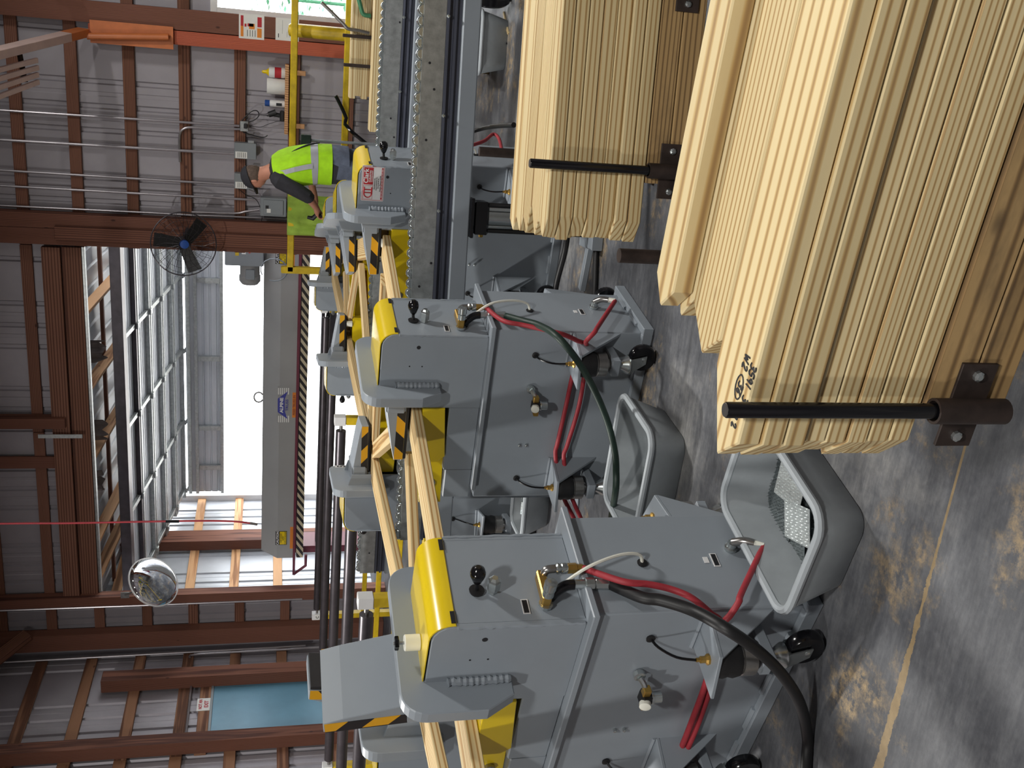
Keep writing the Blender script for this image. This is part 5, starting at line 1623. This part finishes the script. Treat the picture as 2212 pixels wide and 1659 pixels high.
# EXIT notice over the blue door
a, b = atX(424, 1536, xg + 0.004), atX(455, 1508, xg + 0.004)
sg_ = thing('exit_notice', 'white notice with red letters on the girt above the blue door', 'sign', (xg + 0.001, min(a.y, b.y), min(a.z, b.z)))
w_, h_ = abs(a.y - b.y), abs(a.z - b.z)
MB().bbox((0, 0, 0), (0.006, w_, h_), 0.001).build('sheet', M_paper, sg_)
text('notice_text', 'NOT AN', h_ * 0.36, M_redp, TX((0.0075, w_ / 2, h_ * 0.72), (0, 1, 0), (0, 0, 1)), sg_, bold=0.002, sx=0.85)
text('notice_text', 'EXIT', h_ * 0.42, M_redp, TX((0.0075, w_ / 2, h_ * 0.27), (0, 1, 0), (0, 0, 1)), sg_, bold=0.002)

# ------------------------------------------------------------------ little shelf with bottles, towel roll and drill
zs = atY(615, 215, yg - 0.08).z
xa, xb = atY(615, 288, yg - 0.08).x, atY(615, 138, yg - 0.08).x
sh = thing('wall_shelf', 'narrow wooden shelf on the far wall behind the yellow rail', 'shelf', (xa, yg, zs))
MB().bbox((0, -0.17, -0.04), (xb - xa, -0.002, 0), 0.003).build('shelf_board', M_rafter, sh)
for py in (272, 157):
    x = atY(630, py, yg - 0.05).x - xa
    MB().bbox((x - 0.025, -0.045, -0.22), (x + 0.025, -0.002, -0.041), 0.003).build('bracket', M_rafter, sh)
def on_shelf(py): return Vector((atY(612, py, yg - 0.09).x, yg - 0.09, zs))
p = on_shelf(158)
o = thing('spray_bottle', 'white and red bottle with yellow top on the wall shelf', 'bottle', p)
MB().lathe([(0.05, 0), (0.055, 0.01), (0.055, 0.15), (0.05, 0.17)], n=16).build('body', M_white, o, None, True)
MB().lathe([(0.0555, 0.04), (0.0555, 0.11)], n=16).build('red_band', M_redp, o, None, True)
MB().lathe([(0.045, 0.17), (0.02, 0.2), (0.018, 0.23), (0.006, 0.245)], n=12).build('cap', M_yel, o, None, True)
p = on_shelf(188)
o = thing('paper_towel_roll', 'white paper towel roll standing on the wall shelf', 'paper roll', p)
MB().lathe([(0.08, 0), (0.082, 0.003), (0.082, 0.187), (0.08, 0.19), (0.025, 0.19), (0.022, 0.17)], n=24).build('roll', M_paper, o, None, True)
p = on_shelf(225)
o = thing('spray_can', 'white can with blue cap on the wall shelf', 'can', p)
MB().lathe([(0.034, 0), (0.036, 0.006), (0.036, 0.15), (0.03, 0.16)], n=16).build('can', M_white, o, None, True)
MB().lathe([(0.034, 0.16), (0.034, 0.205), (0.03, 0.21)], n=16).build('cap', M_blue, o, None, True)
MB().box((-0.02, -0.038, 0.03), (0.01, -0.0355, 0.09)).build('print', M_ink, o)
p = on_shelf(250)
o = thing('cordless_drill', 'black cordless drill standing bit-up on the wall shelf', 'drill', p)
MB().bbox((-0.06, -0.04, 0), (0.05, 0.04, 0.05), 0.01).build('battery', M_black, o)
MB().tube([(0.0, 0, 0.05), (0.01, 0, 0.12)], 0.024, 10).build('grip', M_black, o, None, True)
MB().tube([(0.03, 0, 0.09), (0.0, 0, 0.17)], [0.035, 0.03], 12).build('motor_housing', M_black, o, None, True)
MB().tube([(0.0, 0, 0.17), (-0.003, 0, 0.2), (-0.004, 0, 0.27)], [0.022, 0.01, 0.004], 10).build('chuck_and_bit', M_pipe, o, None, True)

# ------------------------------------------------------------------ yellow guard rail and bollard
YR = 10.55
gr = thing('guard_rail', 'yellow square-tube guard rail before the far wall', 'rail', (atY(632, 585, YR).x, YR, 0))
x0, x1 = atY(628, 585, YR).x - gr.location.x, 4.2
zr = atY(632, 300, YR).z
hw = 7.2 * depth_of(atY(632, 300, YR)) / FPX
MB().bbox((x0, -hw, zr - hw), (x1, hw, zr + hw), 0.008).build('top_rail', M_yelm, gr)
xe = atY(640, 583, YR).x - gr.location.x
MB().bbox((xe - hw, -hw, 0), (xe + hw, hw, zr + hw + 0.06), 0.01).build('post', M_yelm, gr)
MB().bbox((2.9, -hw, 0), (2.9 + 2 * hw, hw, zr - hw), 0.01).build('post', M_yelm, gr)
zr2 = atY(748, 200, YR).z
MB().bbox((x0 + 0.05, -hw * 0.8, zr2 - hw), (x1, hw * 0.8, zr2 + hw), 0.008).build('lower_rail', M_yelm, gr)
pb_ = atY(690, 70, YR + 0.25)
bo = thing('bollard', 'round yellow bollard behind the guard rail, near the window', 'bollard', (pb_.x, pb_.y, 0))
rb_ = 14 * depth_of(pb_) / FPX
ztb = atY(622, 70, YR + 0.25).z
MB().lathe([(rb_, 0.01), (rb_, ztb - 0.03), (rb_ * 0.8, ztb - 0.008), (rb_ * 0.3, ztb)], n=24).build('pipe', M_yelm, bo, None, True)
MB().lathe([(rb_ * 1.6, 0), (rb_ * 1.6, 0.01)], n=24).build('base_plate', M_yelm, bo)
# green cloth hung over the rail
cl0, cl1 = atY(640, 508, YR - hw).x, atY(640, 418, YR - hw).x
zc = atY(704, 460, YR - hw).z
m = MB()
nx_, nz_ = 22, 10
def clo(side):
    b = len(m.v)
    for j in range(nz_ + 1):
        for i in range(nx_ + 1):
            t = j / nz_
            x = cl0 + (cl1 - cl0) * i / nx_ + 0.015 * math.sin(3 * t + i * 0.4) * t
            z = (zr + hw + 0.006) + (zc - zr - hw) * t * (1 + 0.06 * math.sin(i * 0.35))
            y = YR - (hw + 0.006 + t * (0.03 + 0.02 * math.sin(i * 1.1)) + 0.012 * math.sin(i * 0.8 + 2 * t))
            if side: y = 2 * YR - y; z = max(z, zr - 0.25)
            m.v.append(Vector((x, y, z)))
    for j in range(nz_):
        for i in range(nx_):
            m.f.append((b + j * (nx_ + 1) + i, b + j * (nx_ + 1) + i + 1, b + (j + 1) * (nx_ + 1) + i + 1, b + (j + 1) * (nx_ + 1) + i))
clo(0)
n0 = len(m.v)
clo(1)
for i in range(nx_): m.f.append((i, i + 1, n0 + i + 1, n0 + i))
o = m.build('draped_vest', M_limed, None, None, True)
tag(o, 'faded green safety cloth draped over the yellow guard rail', 'cloth')
# push broom leaning beside the worker
pbm = atY(690, 304, YR - 0.25)
br_ = thing('push_broom', 'broom with dark green head standing upside down behind the worker', 'broom', (pbm.x, pbm.y, 0))
zt0, zt1 = atY(650, 304, YR - 0.25).z, atY(672, 304, YR - 0.25).z
MB().bbox((-0.06, -0.03, zt1), (0.05, 0.03, zt0), 0.006).build('broom_head', M_dgreen, br_)
MB().cyl((0.0, 0, 0.0), (0.0, 0, zt1), 0.014, 10).build('handle', M_panel, br_, None, True)
# bent black bar hooked on the lower rail, green clamp bar and lever at the rear stack
m = MB()
m.tube([atY(x, y, YR - 0.12) for x, y in ((725, 207), (728, 212), (738, 232), (748, 255), (760, 285))] + [Vector((atY(760, 285, YR - 0.12).x - 0.5, YR - 0.14, 0.02))], 0.018, 8, True, 3)
tag(m.build('pry_bar', M_blackg, None, None, True), 'black bar leaning on the lower yellow rail', 'bar')
m = MB()
m.tube([atY(x, y, yS - 0.09) for x, y in ((770, -20), (778, 10), (783, 28), (790, 33), (801, 34))], 0.016, 8, True, 3)
tag(m.build('clamp_bar', M_green, None, None, True), 'green bent bar hooked over the rear lumber stack', 'bar')
m = MB()
m.tube([atY(x, y, yS - 0.1) for x, y in ((694, 5), (720, 30), (742, 52), (752, 62), (775, 66), (798, 72))], 0.013, 8, True, 3)
tag(m.build('lever_bar', M_steel, None, None, True), 'bent grey steel lever over the rear lumber stack', 'bar')

# ------------------------------------------------------------------ overhead bracket arm at the top right
YB = yp - 0.02
pA, pB = atY(178, 70, YB - 0.05), atY(-60, 128, YB - 0.05 - 1.6)
ob = thing('overhead_bracket', 'pale beam on an orange mast with four slats, high on the post by the window', 'bracket', (pA.x, YB, 0))
off = Vector(ob.location)
L = (pB - pA).length
fr_ = frame(pA - off, pB - pA)
M_orange_p = paint('orange_enamel', (196, 112, 62), 0.4, 0.0, 0.12, 8.0)
M_pinkw = paint('pale_pinkish_paint', (206, 180, 172), 0.5, 0.0, 0.08, 6.0)
MB().bbox((-0.02, -0.04, -0.065), (L * 0.17, 0.04, 0.065), 0.004).build('beam_end', M_orange_p, ob, fr_)
MB().bbox((L * 0.17 + 0.001, -0.04, -0.065), (L, 0.04, 0.065), 0.004).build('beam', M_pinkw, ob, fr_)
q0, q1 = atY(188, 78, YB - 0.06) - off, atY(364, 80, YB - 0.06) - off
MB().cyl(q0, q1, 0.035, 14).build('mast_pipe', M_orange_p, ob, None, True)
a, b = atY(196, 92, YB) - off, atY(374, 58, YB) - off
MB().box((min(a.x, b.x), -0.02, min(a.z, b.z)), (max(a.x, b.x), -0.003, max(a.z, b.z))).build('mast_plate', M_orange_p, ob)
for k, (x0, y0, x1, y1) in enumerate(((80, 130, -30, 158), (82, 146, -30, 178), (82, 161, -30, 198), (83, 177, -30, 219))):
    s0, s1_ = atY(x0, y0, YB - 0.9) - off, atY(x1, y1, YB - 1.5) - off
    MB().bbox((0, -0.022, -0.016), ((s1_ - s0).length, 0.022, 0.016), 0.003).build('slat', M_pinkw, ob, frame(s0, s1_ - s0))
c0, c1 = atY(50, 118, YB - 0.95) - off, atY(62, 178, YB - 0.95) - off
MB().tube([c0 + Vector((0, 0, 0.03)), c1 + Vector((0, 0, 0.03))], 0.025, 4).build('hanger', M_rust, ob)

# hedge and parked things seen through the window
q = random.Random(11)
for i in range(3):
    m = MB()
    cx, cy = wx0 + 0.2 + i * 3.2, WY + 5.5 + 0.3 * i
    for k in range(260):
        a, b, c = q.gauss(0, 0.45), q.gauss(0, 0.3), abs(q.gauss(1.0, 0.75))
        s_ = 0.07
        M_ = Matrix.Translation((cx + a, cy + b, c + 0.02)) @ Matrix.Rotation(q.uniform(0, 6), 4, 'Z') @ Matrix.Rotation(q.uniform(-1, 1), 4, 'X')
        m.add([M_ @ Vector(v) for v in ((-s_, 0, 0), (0, -s_ * 0.5, 0), (s_, 0, 0), (0, s_ * 0.5, 0))], [(0, 1, 2, 3)])
    m.cyl((cx, cy, 0), (cx, cy, 1.2), 0.03, 6)
    o = m.build('shrub', M_green)
    tag(o, ('left', 'middle', 'right')[i] + ' green shrub outside the window of the far wall', 'shrub', 'shrubs outside the window')
# ------------------------------------------------------------------ the worker
def loft(secs, n=16):
    """rings (centre, x axis, y axis, rx, ry) joined into one closed skin"""
    m = MB()
    vs_, fs_ = [], []
    for c, ax, ay, rx, ry in secs:
        c, ax, ay = Vector(c), Vector(ax).normalized(), Vector(ay).normalized()
        for k in range(n):
            a = 2 * math.pi * k / n
            ca, sa = math.cos(a), math.sin(a)
            p = 0.8
            vs_.append(c + ax * (rx * math.copysign(abs(ca) ** p, ca)) + ay * (ry * math.copysign(abs(sa) ** p, sa)))
    for i in range(len(secs) - 1):
        for k in range(n):
            j = (k + 1) % n
            fs_.append((i * n + k, i * n + j, (i + 1) * n + j, (i + 1) * n + k))
    fs_.append(tuple(range(n - 1, -1, -1)))
    fs_.append(tuple(range((len(secs) - 1) * n, len(secs) * n)))
    m.add(vs_, fs_)
    return m

YW = 9.75
base = atY(722, 352, YW)
KS = 1.03
wk = thing('person', 'person in a lime safety vest and black cap bending over a tool', 'person', (base.x, base.y, 0), R(158))
wk.scale = (KS, KS, KS)
# skeleton, local x = forward, y = left, z = up
J_ = {'pel': (0, 0, 0.93), 'spi': (0.0, 0, 1.1), 'che': (0.06, 0, 1.28), 'nk0': (0.11, 0, 1.44), 'nk1': (0.14, 0, 1.52), 'hd': (0.175, 0, 1.60), 'hd2': (0.19, 0, 1.685),
      'sL': (0.10, 0.19, 1.40), 'eL': (0.21, 0.25, 1.16), 'wL': (0.40, 0.14, 1.07), 'hL': (0.47, 0.10, 1.06), 'sR': (0.12, -0.19, 1.40), 'eR': (0.22, -0.24, 1.15), 'wR': (0.42, -0.08, 1.08), 'hR': (0.48, -0.04, 1.07),
      'pL': (0.0, 0.1, 0.9), 'kL': (0.05, 0.12, 0.49), 'aL': (-0.01, 0.12, 0.09), 'tL': (0.14, 0.14, 0.03), 'pR': (0.0, -0.1, 0.9), 'kR': (0.05, -0.12, 0.49), 'aR': (-0.01, -0.12, 0.09), 'tR': (0.14, -0.14, 0.03)}
rad = {'pel': 0.13, 'spi': 0.12, 'che': 0.14, 'nk0': 0.075, 'nk1': 0.058, 'hd': 0.085, 'hd2': 0.075, 'sL': 0.065, 'eL': 0.043, 'wL': 0.03, 'hL': 0.032, 'sR': 0.065, 'eR': 0.043, 'wR': 0.03, 'hR': 0.032,
       'pL': 0.09, 'kL': 0.06, 'aL': 0.042, 'tL': 0.035, 'pR': 0.09, 'kR': 0.06, 'aR': 0.042, 'tR': 0.035}
E_ = [('pel', 'spi'), ('spi', 'che'), ('che', 'nk0'), ('nk0', 'nk1'), ('nk1', 'hd'), ('hd', 'hd2'), ('che', 'sL'), ('sL', 'eL'), ('eL', 'wL'), ('wL', 'hL'), ('che', 'sR'), ('sR', 'eR'), ('eR', 'wR'), ('wR', 'hR'),
      ('pel', 'pL'), ('pL', 'kL'), ('kL', 'aL'), ('aL', 'tL'), ('pel', 'pR'), ('pR', 'kR'), ('kR', 'aR'), ('aR', 'tR')]
# fingers, each a short chain rooted in the palm
for sd, wr_, hd_ in (('L', 'wL', 'hL'), ('R', 'wR', 'hR')):
    h = Vector(J_[hd_]); f_ = (h - Vector(J_[wr_])).normalized(); s_ = Vector((0, 0, 1)).cross(f_).normalized(); u_ = f_.cross(s_)
    for k in range(4):
        a = h + s_ * (0.024 - 0.016 * k) + f_ * 0.03
        ln = (0.034, 0.038, 0.036, 0.028)[k]
        names = []
        for q_, (df, du) in enumerate(((0.0, 0.0), (ln, -0.01), (ln * 1.5, -0.03), (ln * 1.3, -0.05))):
            nm = f'f{sd}{k}{q_}'
            J_[nm] = tuple(a + f_ * df + u_ * du); rad[nm] = 0.0085; names.append(nm)
        E_.append((hd_, names[0]))
        E_ += list(zip(names[:-1], names[1:]))
    a = h + s_ * (0.03 if sd == 'R' else -0.03) - f_ * 0.005
    J_[f't{sd}0'] = tuple(a); J_[f't{sd}1'] = tuple(a + s_ * (0.012 if sd == 'R' else -0.012) + f_ * 0.03 - u_ * 0.015); J_[f't{sd}2'] = tuple(a + f_ * 0.055 - u_ * 0.03)
    for q_ in range(3): rad[f't{sd}{q_}'] = 0.0095
    E_ += [(hd_, f't{sd}0'), (f't{sd}0', f't{sd}1'), (f't{sd}1', f't{sd}2')]
keys = list(J_)
me = bpy.data.meshes.new('body')
me.from_pydata([J_[k] for k in keys], [(keys.index(a), keys.index(b)) for a, b in E_], [])
me.materials.append(M_skin)
bd = bpy.data.objects.new('body', me)
link(bd, wk)
sk = bd.modifiers.new('skin', 'SKIN')
for i, k in enumerate(keys):
    me.skin_vertices[0].data[i].radius = (rad[k], rad[k])
    me.skin_vertices[0].data[i].use_root = (k == 'pel')
sk.use_smooth_shade = True
ss = bd.modifiers.new('sub', 'SUBSURF')
ss.levels = ss.render_levels = 2
# face
fdir = Vector((0.93, 0, -0.36)).normalized()
hc = Vector((0.195, 0, 1.628))
fup = Vector((0.36, 0, 0.93))
MB().ball(hc, 0.098, 18, 12, (1.02, 0.78, 1.12)).build('head', M_skin, bd, None, True)
MB().ball(hc + fdir * 0.098 - fup * 0.012, 0.018, 8, 6, (1.1, 0.7, 1.2)).build('nose', M_skin, bd, None, True)
for s in (-1, 1):
    MB().ball(hc + fdir * 0.083 + fup * 0.018 + Vector((0, s * 0.032, 0)), 0.011, 8, 6).build('eye', M_ink, bd, None, True)
    MB().ball(hc - fdir * 0.005 - fup * 0.005 + Vector((0, s * 0.078, 0)), 0.026, 10, 8, (0.6, 0.35, 1.1)).build('ear', M_skin, bd, None, True)
MB().ball(hc + fdir * 0.085 - fup * 0.05, 0.02, 8, 6, (0.5, 1.2, 0.3)).build('mouth', M_redp, bd, None, True)
m = MB().ball(hc - fdir * 0.022 + fup * 0.0, 0.1, 16, 10, (0.95, 0.8, 1.05))
m.build('hair', M_hair, bd, None, True)
# cap with brim
cm = frame(hc + fup * 0.028 - fdir * 0.012, fdir, fup)
m = MB()
vs_, fs_ = [], []
for i in range(7):
    t = math.pi / 2 * i / 6
    for k in range(20):
        a = 2 * math.pi * k / 20
        vs_.append(cm @ Vector((0.113 * math.cos(t) * math.cos(a), 0.09 * math.cos(t) * math.sin(a), 0.085 * math.sin(t))))
for i in range(6):
    for k in range(20): fs_.append((i * 20 + k, i * 20 + (k + 1) % 20, (i + 1) * 20 + (k + 1) % 20, (i + 1) * 20 + k))
fs_.append(tuple(range(19, -1, -1)))
m.add(vs_, fs_)
cap = m.build('cap', M_shirt, bd, None, True)
br2 = [(0.09 * math.cos(R(a)) * 0.9 + (0.09 if abs(a) < 75 else 0.03), 0.085 * math.sin(R(a))) for a in range(-90, 91, 15)]
m = MB().prism([(0.06, -0.08)] + br2 + [(0.06, 0.08)], -0.004, 0.004, 0, cm)
m.build('cap_brim', M_shirt, cap)
# shirt: torso and sleeves; vest over it; jeans
X_, Y_ = Vector((1, 0, 0)), Vector((0, 1, 0))
lean = Vector((0.94, 0, -0.34))
tor = [((0.02, 0, 0.86), X_, Y_, 0.15, 0.185), ((0.02, 0, 0.95), X_, Y_, 0.15, 0.185), ((0.02, 0, 1.05), X_, Y_, 0.148, 0.18), ((0.035, 0, 1.17), Vector((0.98, 0, -0.18)), Y_, 0.145, 0.19), ((0.065, 0, 1.29), lean, Y_, 0.14, 0.20), ((0.095, 0, 1.38), lean, Y_, 0.125, 0.195), ((0.11, 0, 1.44), lean, Y_, 0.10, 0.15), ((0.13, 0, 1.475), lean, Y_, 0.07, 0.085)]
sh_ = loft(tor, 20).build('shirt', M_shirt, bd, None, True)
for s, e_, w_, sg in (('sL', 'eL', 'wL', 1), ('sR', 'eR', 'wR', -1)):
    a, b, c = Vector(J_[s]), Vector(J_[e_]), Vector(J_[w_])
    m = MB()
    m.tube([a + Vector((0, -0.05 * sg, 0.02)), a, a.lerp(b, 0.5), b, b.lerp(c, 0.12)], [0.075, 0.078, 0.068, 0.06, 0.056], 12, True)
    m.build('sleeve', M_shirt, sh_, None, True)
vsec = [(c, ax, ay, rx + 0.014, ry + 0.012) for c, ax, ay, rx, ry in tor[1:7]]
vt = loft(vsec, 24).build('vest', M_lime, bd, None, True)
band = [((0.025, 0, 1.075), X_, Y_, 0.166, 0.197), ((0.028, 0, 1.125), Vector((0.99, 0, -0.1)), Y_, 0.164, 0.2)]
loft(band, 24).build('reflective_band', M_refl, vt, None, True)
for sg in (1, -1):
    m = MB()
    pth = []
    for t in range(9):
        z = 1.12 + t * 0.04
        i = min(len(vsec) - 2, max(0, next((k for k in range(len(vsec) - 1) if vsec[k + 1][0][2] >= z), len(vsec) - 2)))
        c0_, c1_ = vsec[i], vsec[i + 1]
        f_ = (z - c0_[0][2]) / (c1_[0][2] - c0_[0][2])
        cx_ = c0_[0][0] + (c1_[0][0] - c0_[0][0]) * f_
        rx_, ry_ = c0_[3] + (c1_[3] - c0_[3]) * f_, c0_[4] + (c1_[4] - c0_[4]) * f_
        an = R(118) if sg > 0 else R(-118)
        p = 0.8
        ca, sa = math.cos(an), math.sin(an)
        pth.append((cx_ + rx_ * math.copysign(abs(ca) ** p, ca) * 1.02, ry_ * math.copysign(abs(sa) ** p, sa) * 1.02, z))
    for k in range(len(pth) - 1):
        a, b = Vector(pth[k]), Vector(pth[k + 1])
        n_ = Vector((a.x - 0.05, a.y, 0)).normalized()
        t_ = Vector((-n_.y, n_.x, 0))
        m.add([a - t_ * 0.022 + n_ * 0.003, a + t_ * 0.022 + n_ * 0.003, b + t_ * 0.022 + n_ * 0.003, b - t_ * 0.022 + n_ * 0.003], [(0, 1, 2, 3)])
    m.build('reflective_strip', M_refl, vt)
# tool lanyard across the back
m = MB()
m.tube([(0.14, 0.09, 1.49), (0.02, 0.10, 1.45), (-0.07, 0.02, 1.33), (-0.13, -0.05, 1.18), (-0.15, -0.08, 1.06)], 0.008, 6, True, 4)
m.build('lanyard', M_ink, vt, None, True)
jn = loft([((0.0, 0, 0.98), X_, Y_, 0.14, 0.172), ((0.0, 0, 0.88), X_, Y_, 0.142, 0.178), ((0.0, 0, 0.80), X_, Y_, 0.13, 0.185)], 18).build('jeans', M_jean, bd, None, True)
for s in ('L', 'R'):
    m = MB()
    a, k_, f_ = Vector(J_['p' + s]), Vector(J_['k' + s]), Vector(J_['a' + s])
    m.tube([a + Vector((0, 0, 0.0)), a.lerp(k_, 0.5), k_, k_.lerp(f_, 0.5), f_ + Vector((0, 0, -0.02))], [0.105, 0.095, 0.082, 0.075, 0.072], 14, True)
    m.build('trouser_leg', M_jean, jn, None, True)
    f2 = Vector(J_['t' + s])
    m = MB()
    m.tube([f_ + Vector((-0.07, 0, -0.04)), f_ + Vector((0.02, 0, -0.035)), f2 + Vector((0.03, 0, 0.012)), f2 + Vector((0.09, 0, 0.005))], [0.05, 0.055, 0.045, 0.028], 12)
    m.build('boot', M_shirt, bd, None, True)
# black tool in both hands
tl = thing('nail_gun', 'black hand tool held by the person in the vest', 'tool', (0, 0, 0))
bpy.context.view_layer.update()
Wm = wk.matrix_world
hL, hR = Wm @ Vector((0.51, 0.10, 1.045)), Wm @ Vector((0.52, -0.04, 1.055))
tl.location = hL
v = hR - hL
MB().tube([Vector((0, 0, -0.02)), v * 0.5 + Vector((0, 0, -0.01)), v], 0.013, 8).build('grip', M_black, tl, None, True)
fw = (Wm.to_3x3() @ Vector((1, 0, 0))).normalized()
MB().tube([v * 0.4, v * 0.4 + fw * 0.06 + Vector((0, 0, 0.05)), v * 0.4 + fw * 0.05 + Vector((0, 0, 0.10))], [0.02, 0.025, 0.016], 8).build('body', M_black, tl, None, True)
